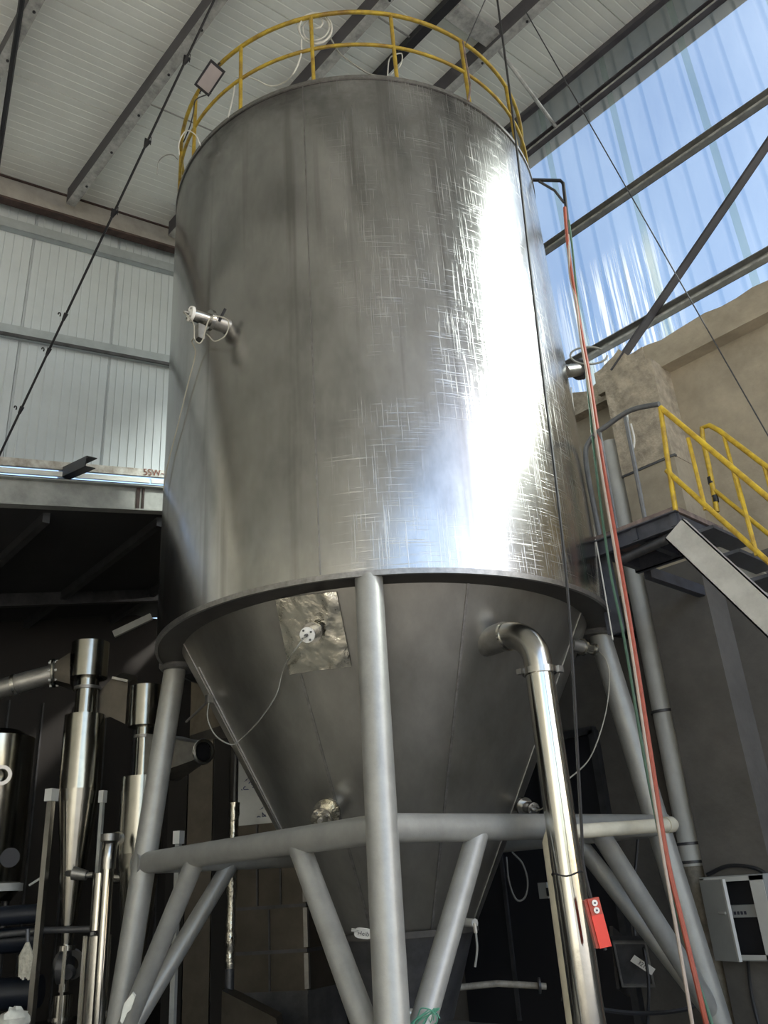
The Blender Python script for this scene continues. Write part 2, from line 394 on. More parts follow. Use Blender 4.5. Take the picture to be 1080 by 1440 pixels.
# roof deck over the lining (its edge overhangs the translucent wall)
def slab(mb, x0, x1, y0, y1, dz0, dz1):
    return mb.hexa([(x, y, roof_z(x) + dz) for dz in (dz0, dz1) for y in (y0, y1) for x in (x0, x1)])
ceil = thing('ceiling', None, None, (0, 0, 13.0), kind='structure')
slab(MB(), X_L, 10.5, Y_F, 11.4, 0.10, 0.22).build('roof_deck', 'roof_outer', ceil)
yb = 11.47 - 1.35 * 15
for i in range(15):                                          # each lining sheet runs across the purlins
    y0 = yb + 1.35 * i; y1 = y0 + 1.336; mb = MB()
    a, b_ = X_L, X_R - 0.02
    step = 0.1342
    sec = []
    for k in range(10):
        s0 = y0 + step * k
        sec += [(s0, 0.0), (s0 + step * .80, 0.0), (s0 + step * .86, 0.005), (s0 + step * .94, 0.005)]
    sec += [(y1, 0.0), (y1, 0.05), (y0, 0.05)]
    poly = [V((a, y, roof_z(a) + z)) for y, z in sec]
    n = len(poly); base = 0
    mb.v = poly + [V((b_, y, roof_z(b_) + z)) for y, z in sec]
    mb.f = [[i2, (i2 + 1) % n, n + (i2 + 1) % n, n + i2] for i2 in range(n)]
    mb.build('lining_sheet', 'liner_white', ceil, sharp=20)
# purlins: web coloured dark for its shaded side, pale bottom flange, bolts
for i, (x, hgt, wd) in enumerate([(xx, .30, .14) for xx in (-7.5, -5.6, -3.7, -1.8, 0.05, 1.82, 3.62, 5.42, 7.33)]):
    top = roof_z(x); z = top - hgt / 2
    t = thing('purlin', None, None, (x, 0, top), kind='structure')
    t.name = 'trim_%d' % (i + 1)
    MB().bar((x, Y_F, z), (x, 10.54, z), 0.02, hgt).build('web', 'purlin_web', t)
    fl = MB().bar((x + wd / 2 - .01, Y_F, top - hgt - .008), (x + wd / 2 - .01, 10.54, top - hgt - .008), wd, 0.016).build('flange', 'purlin_flange', t)
    MB().bar((x + wd - .016, Y_F, top - hgt + .03), (x + wd - .016, 10.54, top - hgt + .03), 0.012, 0.06).build('lip', 'purlin_web', t)
    if 1.0 < x < 8:
        for k in range(9):
            MB().cyl((x + wd * .62, 3.2 + k * .85, top - hgt - .012), (x + wd * .62, 3.2 + k * .85, top - hgt - .03), .02, seg=6).build('bolt', 'black_steel', fl)
x = 6.36; struct('trim_10', MB().bar((x, Y_F, roof_z(x) - .13), (x, 10.7, roof_z(x) - .13), .13, .12), 'black_steel')
# eave member where the roof meets the translucent wall
struct('trim_11', MB().bar((9.13, Y_F, roof_z(9.1) - .05), (9.13, Y_END, roof_z(9.1) - .05), .1, .1), 'purlin_web')
# cross struts between the purlins
struct('trim_12', MB().bar((6.42, 4.6, roof_z(6.42) - .18), (7.5, 4.6, roof_z(7.5) - .18), .26, .10), 'purlin_flange')
struct('trim_13', MB().cyl((7.40, 4.62, roof_z(7.40) - .25), atX(783, 180, 9.1), .03, seg=8), 'purlin_flange')
struct('trim_14', MB().cyl((3.7, 8.25, roof_z(3.7) - .08), (5.45, 8.25, roof_z(5.45) - .08), .012, seg=6), 'girt_galv')
struct('trim_15', MB().cyl((5.5, 5.3, roof_z(5.5) - .1), (6.3, 5.3, roof_z(6.3) - .1), .016, seg=6), 'girt_galv')

# end wall: ribbed white sheets on sloping rails
S_ = 0.21
def ez(X, z_at_57): return z_at_57 + S_ * (X - 5.72)
we = thing('wall_end', None, None, (3, Y_END, 7.3), kind='structure')
for i in range(10):
    x0 = 4.69 - 1.385 * 5 + 1.385 * i; x1 = x0 + 1.378; 
    if x0 > 9.1: continue
    mb = MB(); sec = []
    rib = 1.385 / 10
    for k in range(10):
        s0 = x0 + rib * k
        if k == 0: sec += [(s0, 0.03), (s0 + .02, 0.03), (s0 + .03, 0.0)]
        else: sec += [(s0 - .012, 0.0), (s0 - .006, -.010), (s0 + .006, -.010), (s0 + .012, 0.0)]
    sec += [(x1 - .01, 0.0), (x1, 0.03), (x1, 0.06), (x0, 0.06)]
    n = len(sec)
    mb.v = [V((xx, Y_END + d, ez(xx, 7.83))) for xx, d in sec] + [V((xx, Y_END + d, roof_z(xx))) for xx, d in sec]
    mb.f = [[i2, (i2 + 1) % n, n + (i2 + 1) % n, n + i2] for i2 in range(n)]
    mb.build('wall_sheet', 'panel_white', we, sharp=15)
MB().hexa([(xx, yy, (ez(xx, 7.83) if z == 0 else roof_z(xx) + .1)) for z in (0, 1) for yy in (Y_END + .065, Y_END + .12) for xx in (X_L, X_R)]).build('outer_skin', 'liner_white', we)
xa, xb = -8.9, 9.15
mb = MB(); mb.chan((xa, 10.83, ez(xa, 11.88)), (xb, 10.83, ez(xb, 11.88)), .12, .17, side=-1); struct('trim_16', mb, 'girt_grey')
mb = MB(); mb.chan((xa, 10.83, ez(xa, 9.94)), (xb, 10.83, ez(xb, 9.94)), .12, .17, side=-1); struct('trim_17', mb, 'girt_grey')
mb = MB(); mb.bar((xa, 10.78, ez(xa, 9.855)), (xb, 10.78, ez(xb, 9.855)), .03, .05); struct('trim_18', mb, 'dark_steel')
# top rafter: pale web with a rusty bottom flange
rf = thing('rafter', None, None, (3, 10.66, 12), kind='structure'); rf.name = 'trim_19'
mb = MB(); mb.bar((xa, 10.70, ez(xa, 12.44)), (xb, 10.70, ez(xb, 12.44)), .03, .44); mb.build('web', 'rafter_paint', rf)
mb = MB(); mb.bar((xa, 10.64, ez(xa, 12.17)), (xb, 10.64, ez(xb, 12.17)), .15, .04); mb.build('flange', 'rafter_rust', rf)
mb = MB(); mb.bar((xa, 10.68, ez(xa, 12.665)), (xb, 10.68, ez(xb, 12.665)), .05, .025); mb.build('top_angle', 'rafter_rust', rf)
# foot of the end wall: stained flashing, pale gap strip, shadow gap, lower beam
fl = thing('flashing', None, None, (3, 10.8, 7.7), kind='structure'); fl.name = 'trim_20'
MB().bar((xa, 10.82, ez(xa, 7.80)), (xb, 10.82, ez(xb, 7.80)), .05, .12).build('flashing_face', 'flash_dirty', fl)
text_part('graffiti', '5SW~', .15, (5.52, 10.785, ez(5.52, 7.80)), (1, 0, S_), (0, 0, 1), 'ink_red', fl)
mb = MB()
for (x0, x1) in ((2.0, 4.26), (4.28, 5.44), (5.47, 9.0)): mb.bar((x0, 10.80, ez(x0, 7.66)), (x1, 10.80, ez(x1, 7.66)), .03, .075)
mb.build('pale_strip', 'white_strip', fl)
MB().bar((xa, 10.9, ez(xa, 7.52)), (xb, 10.9, ez(xb, 7.52)), .04, .22).build('backing', 'dark_steel', fl)
lb = thing('lower_beam', None, None, (3, 10.5, 7.2), kind='structure'); lb.name = 'trim_21'
MB().bar((xa, 10.55, ez(xa, 7.23)), (xb, 10.55, ez(xb, 7.23)), .03, .40).build('web', 'beam_grey', lb)
MB().bar((xa, 10.55, ez(xa, 7.42)), (xb, 10.55, ez(xb, 7.42)), .20, .02).build('flange', 'beam_grey', lb)
MB().bar((xa, 10.55, ez(xa, 7.03)), (xb, 10.55, ez(xb, 7.03)), .20, .02).build('flange', 'beam_grey', lb)
MB().bar((5.14, 10.527, ez(5.14, 7.05)), (5.14, 10.527, ez(5.14, 7.41)), .02, .05, up=V((1, 0, 0))).build('stiffener', 'rafter_rust', lb)
MB().bar((5.22, 10.527, ez(5.22, 7.05)), (5.22, 10.527, ez(5.22, 7.41)), .02, .03, up=V((1, 0, 0))).build('stiffener', 'rafter_rust', lb)
# stub of a steel section poking out over the beam
p0, p1 = V((4.18, 11.0, 7.42)), atY(128, 650, 9.75)
mb = MB().chan(p0, p1, .14, .15, side=-1); struct('trim_22', mb, 'black_steel')
# low annex beyond the beam: dark ceiling, purlins, back wall
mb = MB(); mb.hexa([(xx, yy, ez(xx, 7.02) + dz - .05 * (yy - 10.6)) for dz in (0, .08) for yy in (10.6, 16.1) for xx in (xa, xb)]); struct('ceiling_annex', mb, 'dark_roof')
for k, xx in enumerate((2.2, 3.9, 5.6, 7.3)):
    struct('trim_%d' % (23 + k), MB().bar((xx, 10.7, ez(xx, 7.02) - .08), (xx, 15.8, ez(xx, 7.02) - .08 - .26), .10, .16), 'dark_steel')
struct('trim_27', MB().bar((xa, 14.2, ez(xa, 7.02) - .3), (xb, 14.2, ez(xb, 7.02) - .3), .14, .22), 'dark_steel')
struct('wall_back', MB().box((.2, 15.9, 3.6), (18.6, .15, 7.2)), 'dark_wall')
for k in range(9):
    struct('trim_%d' % (40 + k), MB().box((3.6 + .62 * k, 15.8, 2.6), (.03, .05, 5.2)), 'dark_steel')
struct('trim_28', MB().bar(at(160, 892, 14.5), at(213, 867, 14.5), .06, .12), 'pvc_white')

# right wall: concrete below, broken ring beam, pilaster, translucent sheets above
wr = thing('wall_right', None, None, (X_R, 4, 0), kind='structure')
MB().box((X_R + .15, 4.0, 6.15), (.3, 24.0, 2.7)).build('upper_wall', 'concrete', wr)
MB().box((X_R + .15, 4.0, 2.4), (.3, 24.0, 4.8)).build('lower_wall', 'lower_wall', wr)
def rough_slab(x0, x1, y0, y1, z0, z1, ny, jit, seedv):
    rnd = random.Random(seedv); mb = MB(); top = []
    for i in range(ny + 1):
        y = y0 + (y1 - y0) * i / ny; zt = z1 + rnd.uniform(-jit, jit)
        top.append((y, zt, rnd.uniform(0, .02)))
    for i in range(ny):
        (ya, za, da), (yb2, zb, db) = top[i], top[i + 1]
        mb.hexa([(x0, ya, z0), (x1, ya, z0), (x0, yb2, z0), (x1, yb2, z0), (x0 + da, ya, za), (x1, ya, za - .02), (x0 + db, yb2, zb), (x1, yb2, zb - .02)])
    return mb
wl = thing('trim_29', None, None, (9.1, 3, 7.5), kind='structure')
rough_slab(8.98, 9.3, -8.0, 4.35, 7.46, 7.86, 60, .025, 3).build('ledge_beam', 'concrete', wl)
rough_slab(9.02, 9.3, 4.5, 11.0, 7.42, 7.74, 30, .05, 5).build('ledge_beam', 'concrete_rough', wl)
rough_slab(8.95, 9.25, 4.2, 4.95, 7.50, 7.92, 7, .09, 8).build('broken_end', 'concrete_rough', wl)
pl = thing('trim_30', None, None, (9.0, 4.5, 0), kind='structure')
MB().box((8.99, 4.36, 5.45), (.5, .70, 1.3)).build('pilaster_shaft', 'concrete', pl)
MB().box((8.99, 4.36, 2.4), (.5, .70, 4.8)).build('pilaster_foot', 'lower_wall', pl)
rough_slab(8.73, 9.2, 4.02, 4.72, 6.12, 7.50, 7, .03, 11).build('pilaster_head', 'concrete_rough', pl)
MB().box((8.75, 4.36, 6.1), (.05, .74, .025)).build('joint_strip', 'dark_steel', pl)
# door opening with a dark leaf
d1 = thing('door_1', None, None, (9.2, 7.3, 0), kind='structure')
MB().box((9.17, 7.3, 1.6), (.08, 2.5, 3.2)).build('door_leaf', 'black_void', d1)
MB().box((9.14, 6.02, 1.62), (.1, .09, 3.24)).build('door_frame', 'dark_steel', d1)
MB().box((9.14, 7.3, 3.24), (.1, 2.6, .09)).build('door_frame', 'dark_steel', d1)
for yy in (6.9, 7.7): MB().box((9.12, yy, 1.6), (.04, .05, 3.1)).build('door_stile', 'dark_steel', d1)
# translucent corrugated sheets, four ribs each
win = thing('window_1', None, None, (9.2, 3, 7.8), kind='structure')
yb0 = 5.12 - .3 * 4 * 11
for i in range(16):
    y0 = yb0 + 1.2 * i; y1 = y0 + 1.2
    if y1 > 11.2: break
    sec = [(y0, 0)]
    for k in range(4):
        c = y0 + .3 * k + .15
        sec += [(c - .045, 0), (c - .022, -.038), (c + .022, -.038), (c + .045, 0)]
    sec += [(y1, 0)]
    n = len(sec); mb = MB()
    mb.v = [V((9.24 + d, y, 7.6)) for y, d in sec] + [V((9.24 + d, y, roof_z(9.24) - .01)) for y, d in sec]
    mb.f = [[j, j + 1, n + j + 1, n + j] for j in range(n - 1)]
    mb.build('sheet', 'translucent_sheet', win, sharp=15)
    mb = MB(); mb.v = [V((9.225, y0 - .05, 7.6)), V((9.225, y0 + .05, 7.6)), V((9.225, y0 + .05, roof_z(9.22))), V((9.225, y0 - .05, roof_z(9.22)))]; mb.f = [[0, 1, 2, 3]]
    mb.build('lap_strip', 'sheet_overlap', win)
for k, (z, mt, hh) in enumerate(((12.53, 'purlin_web', .13), (10.47, 'girt_galv', .14), (8.30, 'girt_galv', .14))):
    mb = MB(); mb.chan((9.13, Y_F, z), (9.13, 10.8, z), .11, hh, side=-1); struct('trim_%d' % (31 + k), mb, mt)
    MBk = MB(); MBk.bar((9.07, Y_F, z - hh / 2 + .012), (9.07, 10.8, z - hh / 2 + .012), .012, .03)
    struct('trim_%d' % (50 + k), MBk, 'purlin_flange')
struct('trim_34', MB().angle(V((9.0, 4.72, 7.80)), V((9.0, 1.2, 10.35)), .13, .02), 'purlin_web')
# far side wall, out of view, and the front gable over the open side
struct('wall_left', MB().box((X_L - .1, 4.0, 4.85), (.2, 24.0, 9.7)), 'liner_white')

# ================================================================== THE SILO TANK
LEGANG = CAMANG - 2.5
tank = thing('silo_tank', 'huge scratched stainless steel silo tank with conical bottom standing on four legs', 'tank', (TC.x, TC.y, 0))
sh = MB().lathe([(TR, ZB), (TR, ZB + .9), (TR, ZB + 1.9), (TR, ZB + 2.8), (TR, ZB + 3.7), (TR, ZB + 4.6), (TR, ZT)], TC, seg=128, uv=True)
shell = sh.build('shell', 'tank_steel', tank)
MB().lathe([(TR + .012, ZT - .03), (TR + .012, ZT + .02), (TR - .03, ZT + .02), (TR - .03, ZT - .03)], TC, seg=128, closed=True).build('top_rim', 'weld', tank)
MB().lathe([(0.05, ZT + .35), (TR - .03, ZT)], TC, seg=64).build('roof_cone', 'cone_steel', tank)
MB().lathe([(TR + .008, ZB - .015), (TR + .008, ZB + .03), (TR - .02, ZB + .03), (TR - .02, ZB - .015)], TC, seg=128, closed=True).build('bottom_rim', 'weld', tank)
MB().lathe([(TR - .005, ZB), (CONE_R, ZB - .005)], TC, seg=96).build('ledge_ring', 'ring_dark', tank)
# cone in eight welded plates
zc = 1.25
for k in range(8):
    a0 = LEGANG - 22 + 45 * k; mb = MB(); n = 14
    mb.v = [pol(a0 + 45 * j / n, cone_r(z), z) for z in (ZB, 2.6, zc) for j in range(n + 1)]
    mb.f = [[r * (n + 1) + j, r * (n + 1) + j + 1, (r + 1) * (n + 1) + j + 1, (r + 1) * (n + 1) + j] for r in range(2) for j in range(n)]
    pt = mb.build('cone_plate', 'cone_steel', tank)
    MB().bar(pol(a0, cone_r(ZB) + .002, ZB), pol(a0, cone_r(zc) + .002, zc), .022, .012, up=pol(a0, 1, 0) - pol(a0, 0, 0)).build('weld_seam', 'weld', pt)
for a0 in (LEGANG - 64,):
    MB().bar(pol(a0, cone_r(ZB - .25) + .003, ZB - .25), pol(a0, cone_r(1.6) + .003, 1.6), .018, .014, up=pol(a0, 1, 0) - pol(a0, 0, 0)).build('weld_seam', 'weld', tank)
MB().lathe([(cone_r(zc) + .03, zc + .02), (cone_r(zc) + .03, zc - .03), (cone_r(zc) - .05, zc - .03), (cone_r(zc) - .05, zc + .02)], TC, seg=48, closed=True).build('outlet_flange', 'ring_dark', tank)
MB().lathe([(cone_r(zc) - .02, zc - .03), (.38, .55), (.30, .55)], TC, seg=40).build('outlet_hopper', 'dark_steel', tank)
# vertical weld seams of the shell
for q0 in ((432, 300),):
    p = on_tank(*q0); a = math.degrees(math.atan2(p.y - TC.y, p.x - TC.x))
    z0, z1 = {432: (ZB + .04, ZT - .03), 520: (ZB + .04, ZB + 1.9), 650: (ZB + 1.9, ZT - .03)}[q0[0]]
    MB().bar(pol(a, TR + .001, z0), pol(a, TR + .001, z1), .012, .006, up=pol(a, 1, 0) - pol(a, 0, 0)).build('weld_seam', 'weld', shell)
# legs, ring beams and diagonals
LR = .112
def leg_pt(i, z):
    t = (ZB - z) / ZB; return pol(LEGANG + 90 * i, 2.2 + .475 * t, z)
RZ = 1.985
for i in range(4):
    lg = MB().cyl(leg_pt(i, 0.015), leg_pt(i, ZB - .004), LR, seg=28).build('leg', 'leg_paint', tank)
    b0 = leg_pt(i, 0); MB().box((b0.x, b0.y, .0125), (.42, .42, .025)).build('base_plate', 'leg_paint', lg)
    if i != 0:
        a = LEGANG + 90 * i
        MB().lathe([(.0, ZB + .30), (.17, ZB + .30), (.205, ZB + .24), (.205, ZB - .02), (.18, ZB - .05), (.0, ZB - .05)], pol(a, 2.16, 0), seg=28).build('collar', 'collar_steel', lg)
    j = (i + 1) % 4
    A, B = leg_pt(i, RZ), leg_pt(j, RZ); d = (B - A).normalized()
    MB().cyl(A - d * (.10 if i != 0 else 0), B + d * (.10 if j != 0 else 0), .098, seg=24).build('ring_beam', 'leg_paint', tank)
    for (s, e, k) in ((i, A, .275), (j, B, -.275)):
        base = leg_pt(s, .42); tip = A.lerp(B, k if k > 0 else 1 + k)
        MB().cyl(base, tip - V((0, 0, .05)), .084, seg=22).build('diagonal_brace', 'leg_paint', tank)
# marker scribble on the front ring beam
A, B = leg_pt(0, RZ), leg_pt(3, RZ)
def on_beam(x, y):
    d = ray(x, y).normalized(); best = min((((A.lerp(B, t / 400) - EYE) - d * (A.lerp(B, t / 400) - EYE).dot(d)).length, t) for t in range(401))
    q = A.lerp(B, best[1] / 400); r_ = math.sqrt(max(.099 ** 2 - best[0] ** 2, 0)); return EYE + d * ((q - EYE).dot(d) - r_)
mk = MB()
for a_, b_ in (((470, 1181), (482, 1179)), ((470, 1181), (474, 1186)), ((474, 1186), (490, 1184)), ((470, 1181), (468, 1186))): mk.tube([on_beam(*a_), on_beam(*b_)], .004, 5)
mk.build('marker_scribble', 'ink_dark', tank)
# yellow guard rail on the roof edge
def circ(r, z, n=120): return [pol(360 * k / n, r, z) for k in range(n)]
GH = 1.06
g = MB().tube(circ(TR - .02, ZT + GH), .024, 10, closed=True).build('guard_rail', 'yellow_rail', tank)
MB().tube(circ(TR - .02, ZT + .53), .020, 10, closed=True).build('mid_rail', 'yellow_rail', g)
for k in range(16):
    a = -142.5 + 22.5 * k
    MB().cyl(pol(a, TR - .02, ZT - .02), pol(a, TR - .02, ZT + GH), .022, seg=10).build('post', 'yellow_rail', g)
# shiny patch plate riveted onto the cone
q = [on_cone(*c) for c in ((389, 843), (474, 832), (495, 937), (409, 948))]
mb = MB(); nu, nv = 14, 14
rnd = random.Random(4)
for j in range(nv + 1):
    for i in range(nu + 1):
        p = q[0].lerp(q[1], i / nu).lerp(q[3].lerp(q[2], i / nu), j / nv)
        n_ = cone_n(p); h = V((p.x - TC.x, p.y - TC.y, 0)); p = p + h.normalized() * max(0, cone_r(p.z) - h.length + .004)
        cr = .030 * math.exp(-((i / nu - .78 - .1 * math.sin(j * .7)) / .06) ** 2) * (1 - .5 * j / nv)
        mb.v.append(p + n_ * (.012 + cr + rnd.uniform(0, .008)))
mb.f = [[j * (nu + 1) + i, j * (nu + 1) + i + 1, (j + 1) * (nu + 1) + i + 1, (j + 1) * (nu + 1) + i] for j in range(nv) for i in range(nu)]
mb.build('patch_plate', 'foil', tank, sharp=60, label='crumpled shiny square patch on the cone')
# side inlet nozzle towards the wall
nz = on_tank(801, 521); a = math.atan2(nz.y - TC.y, nz.x - TC.x); dr = V((math.cos(a), math.sin(a), 0))
n0 = nz - dr * .06; tgt = at(834, 517, 8.25); dn = (tgt - n0).normalized()
nzz = MB().cyl(n0, n0 + dn * .34, .075, seg=18).build('side_nozzle', 'dull_steel', tank)
MB().cyl(n0 + dn * .30, n0 + dn * .35, .12, seg=18).build('nozzle_flange', 'dark_steel', nzz)

# stainless down-pipe with elbow and clamp
D_P = 6.6
pa = on_cone(690, 902); pt = at(757, 935, D_P); pz = at(722, 893, 6.72)
pr = msz(20, pt)
foot = V((pt.x, pt.y, 0))
dp = thing('down_pipe', 'polished steel pipe leaving the cone and dropping to the floor', 'pipe', foot)
hd = V((pt.x - pa.x, pt.y - pa.y, 0)); L = hd.length; hd.normalize(); ez_ = pa.z + .02
MB().cyl(pa - hd * .12, pa + hd * max(L - .29, .08) + V((0, 0, .01)), pr * 1.06, seg=28).build('stub', 'dull_steel', dp)
st = pa + hd * (L - .29); R_ = .29; arc = []
for k in range(13):
    th = math.pi / 2 * k / 12; arc.append(V((st.x, st.y, pa.z)) + hd * (R_ * math.sin(th)) + V((0, 0, -R_ * (1 - math.cos(th)))))
arc.append(V((pt.x, pt.y, pa.z - R_ - .06)))
MB().tube(arc, pr, 28).build('elbow', 'polished_soft', dp)
MB().tube([arc[0] + hd * .0, arc[0] + hd * .02], pr * 1.10, 28).build('weld_ring', 'polished', dp)
zc2 = arc[-1].z
cl = MB().cyl((pt.x, pt.y, zc2 - .03), (pt.x, pt.y, zc2 + .02), pr * 1.2, seg=28).build('clamp', 'polished_soft', dp)
sd_ = CR.copy(); sd_.z = 0; sd_.normalize()
MB().box(V((pt.x, pt.y, zc2)) + sd_ * pr * 1.35, (.06, .06, .05)).build('clamp_bolt', 'dull_steel', cl)
MB().box(V((pt.x, pt.y, zc2)) - sd_ * pr * 1.3, (.05, .05, .04)).build('clamp_bolt', 'dull_steel', cl)
MB().cyl((pt.x, pt.y, 0.0), (pt.x, pt.y, zc2 - .03), pr, seg=32).build('straight_pipe', 'polished', dp)
MB().tube([V((pt.x + pr * 1.02 * math.cos(t), pt.y + pr * 1.02 * math.sin(t), 1.62 + .012 * math.sin(3 * t))) for t in [k * math.pi / 12 for k in range(24)]], .006, 5, closed=True).build('wire_tie', 'black_rubber', dp)
PIPE = pt
# ---- small fittings on the tank
def fitting(name, label, cat, p, d, L, r, mats=('polished_soft', 'label_white', 'dark_steel'), group=None, head=True):
    p = V(p); d = V(d).normalized(); t = thing(name, label, cat, p, group)
    MB().lathe([(0, -.03), (r * 1.0, -.03), (r * 1.0, L * .45), (0, L * .45)], p, d, 18).build('socket', mats[2], t)
    MB().lathe([(0, 0), (r * 1.35, 0), (r * 1.35, L * .10), (0, L * .10)], p + d * L * .42, d, 18).build('clamp_ring', mats[0], t)
    bd = MB().lathe([(0, 0), (r * .85, 0), (r * .85, L * .42), (r * .6, L * .5), (0, L * .5)], p + d * L * .52, d, 18).build('body', mats[0], t)
    hd_ = MB().lathe([(0, 0), (r * 1.0, 0), (r * 1.0, L * .08), (r * .4, L * .10), (0, L * .10)], p + d * L * .98, d, 18).build('cap', mats[1], t)
    for k in range(4):
        u = d.cross(V((0, 0, 1))).normalized(); v2 = d.cross(u); th = k * math.pi / 2 + .5
        c = p + d * L * 1.06 + (u * math.cos(th) + v2 * math.sin(th)) * r * .72
        MB().cyl(c, c + d * .012, r * .14, seg=6).build('screw', mats[2], hd_)
    MB().cyl(p + d * L * 1.08, p + d * (L * 1.22), r * .22, seg=10).build('cable_gland', mats[2], hd_)
    return t, p + d * (L * 1.22)
pB = on_cone(446, 886)
_, gB = fitting('level_sensor', 'round sensor with white cap in the middle of the shiny patch plate', 'sensor', pB, (at(424, 897, 6.35) - pB), .24, .062)
pC = on_cone(466, 1136)
_, gC = fitting('level_sensor', 'foil wrapped sensor low on the cone just above the ring beam', 'sensor', pC, (at(441, 1164, 6.93) - pC), .32, .085, mats=('foil', 'foil', 'dull_steel'))
pD = on_cone(727, 1131)
_, gD = fitting('level_sensor', 'silver sensor low on the cone beside the polished down pipe', 'sensor', pD, (at(764, 1143, 7.75) - pD), .26, .062, mats=('polished_soft', 'polished_soft', 'dull_steel'))
pE = on_cone(806, 907)
_, gE = fitting('level_sensor', 'silver sensor high on the cone next to a leg and hoses', 'sensor', pE, (at(838, 914, 8.0) - pE), .26, .06, mats=('polished', 'polished_soft', 'dull_steel'))
pA = on_tank(318, 458)
vA, gA = fitting('sampling_valve', 'silver valve on the cylindrical shell with white cables wound round it', 'valve', pA, (at(276, 444, 6.42) - pA), .36, .075, mats=('polished_soft', 'label_white', 'dull_steel'))
mb = MB(); mb.box(at(281, 468, 6.45), (.07, .07, .16)); mb.build('actuator', 'dull_steel', vA)
mb = MB(); mb.cyl(at(308, 452, 6.5), at(317, 434, 6.45), .014, seg=8); mb.build('lever', 'black_steel', vA)
# ---- cables
def cable(name, pts, r, mt, label, cat='cable', group=None, n=10, seg=6):
    return solo(name, MB().tube(bez(pts, n), r, seg), mt, label, cat, group)
def skin(x, y, off=.02):
    p = on_tank(x, y); h = V((p.x - TC.x, p.y - TC.y, 0)).normalized(); return p + h * off
cable('sensor_cable', [gA, at(272, 455, 6.35), at(274, 478, 6.35), at(284, 480, 6.4), at(296, 447, 6.35), at(320, 450, 6.45), at(318, 470, 6.5), at(302, 480, 6.5), at(289, 470, 6.5), skin(285, 485, .12), skin(281, 500, .05), skin(268, 545, .035), skin(254, 600, .03), skin(240, 655, .03), skin(234, 690, .03)], .0065, 'cable_beige', 'pale cable looped at the shell valve and trailing down the tank side')
def cskin(x, y, off=.02):
    p = on_cone(x, y); return p + cone_n(p) * off
cable('sensor_cable', [gB, at(412, 918, 6.5), cskin(402, 940, .05), cskin(392, 975, .04), cskin(370, 1010, .05), cskin(345, 1036, .05), at(325, 1047, 7.4), at(303, 1034, 7.5), at(292, 1010, 7.6), at(294, 985, 7.7)], .006, 'cable_grey', 'grey cable drooping from the patch plate sensor round the cone side')
solo('cable_clip', MB().box(at(294, 983, 7.7), (.06, .05, .07)).cyl(at(294, 985, 7.7), at(262, 1015, 8.2), .012, seg=6), 'dull_steel', 'small clip on the cone edge holding a drooping grey cable', 'clip')
cable('sensor_cable', [gE, at(853, 930, 7.9), at(857, 960, 7.9), at(850, 1010, 7.85), at(830, 1065, 7.7), at(800, 1095, 7.5), at(772, 1115, 7.5), at(765, 1135, 7.6), gD], .006, 'cable_beige', 'pale cable hanging in an arc between two silver cone sensors')
# floodlight on the guard rail
c = pol(0, 0, 0)
fp = on_tank(295, 110, TR + .08); axl = CR * .54 + CU * .84
nrm = (EYE - fp).normalized(); nrm = (nrm + V((0, 0, -.15))).normalized(); axl = (axl - nrm * axl.dot(nrm)).normalized(); axw = nrm.cross(axl)
Rm = Matrix((axl, axw, nrm)).transposed()
fl_ = thing('floodlight', 'flat black floodlight with grey glass clamped to the yellow guard rail', 'floodlight', fp)
MB().box(fp - nrm * .03, (.34, .20, .05), Rm).build('housing', 'black_steel', fl_)
MB().box(fp + nrm * .0, (.28, .155, .02), Rm).build('glass', 'lamp_glass', fl_)
for k in range(7): MB().box(fp - nrm * .065 + axl * (.04 * (k - 3)), (.008, .18, .03), Rm).build('cooling_fin', 'black_steel', fl_)
MB().tube([fp - axl * .2, fp - axl * .2 - nrm * .10, fp - nrm * .12, fp + axl * .2 - nrm * .10, fp + axl * .2], .009, 6).build('bracket', 'black_steel', fl_)
cable('lamp_cable', [fp - axw * .1 - axl * .12, at(276, 140, 6.8), at(272, 158, 6.8), at(267, 178, 6.75), at(258, 200, 6.9)], .007, 'black_rubber', 'short black cable hanging down from the floodlight')
# coil of white cable on the rail and its tails
def ring_px(cx, cy, rx, ry, D, n=24, a0=0): return [at(cx + rx * math.cos(a0 + 2 * math.pi * k / n), cy + ry * math.sin(a0 + 2 * math.pi * k / n), D) for k in range(n)]
DC = 6.28
cc = thing('cable_coil', 'coil of white cable tied to a yellow guard rail post', 'cable', at(442, 60, DC))
for (cx, cy, rx, ry, dd) in ((444, 40, 23, 22, 0), (441, 38, 22, 19, .03), (446, 42, 20, 18, .05), (444, 32, 10, 8, .02)):
    MB().tube(ring_px(cx, cy, rx, ry, DC + dd), .009, 6, closed=True).build('loop', 'cable_white', cc)
MB().tube(bez([at(424, 55, DC), at(423, 78, DC), at(413, 103, DC), at(398, 117, 6.5), at(380, 121, 6.6), at(362, 113, 6.6), at(345, 107, 6.62), at(333, 108, 6.63)]), .009, 6).build('tail', 'cable_white', cc)
MB().tube(bez([at(465, 54, DC), at(478, 75, DC + .05), at(500, 92, DC + .1), at(520, 104, DC + .2), at(545, 108, DC + .2)]), .009, 6).build('tail', 'cable_grey', cc)
cable('rail_cable', [at(331, 112, 6.62), at(328, 135, 6.62), at(321, 165, 6.6)], .008, 'cable_white', 'short white cable hanging beside a guard rail post', n=6)
cable('rail_cable', [at(252, 218, 6.85), at(252, 200, 6.8), at(262, 184, 6.75), at(275, 190, 6.7), at(282, 205, 6.75)], .007, 'cable_white', 'white cable hooped over the low end of the mid rail', n=8)
cable('rail_cable', [at(221, 245, 7.3), at(223, 228, 7.3), at(232, 219, 7.2), at(243, 218, 7.1), at(250, 224, 7.0)], .006, 'cable_grey', 'thin stray cable end sticking out past the guard rail', n=8)
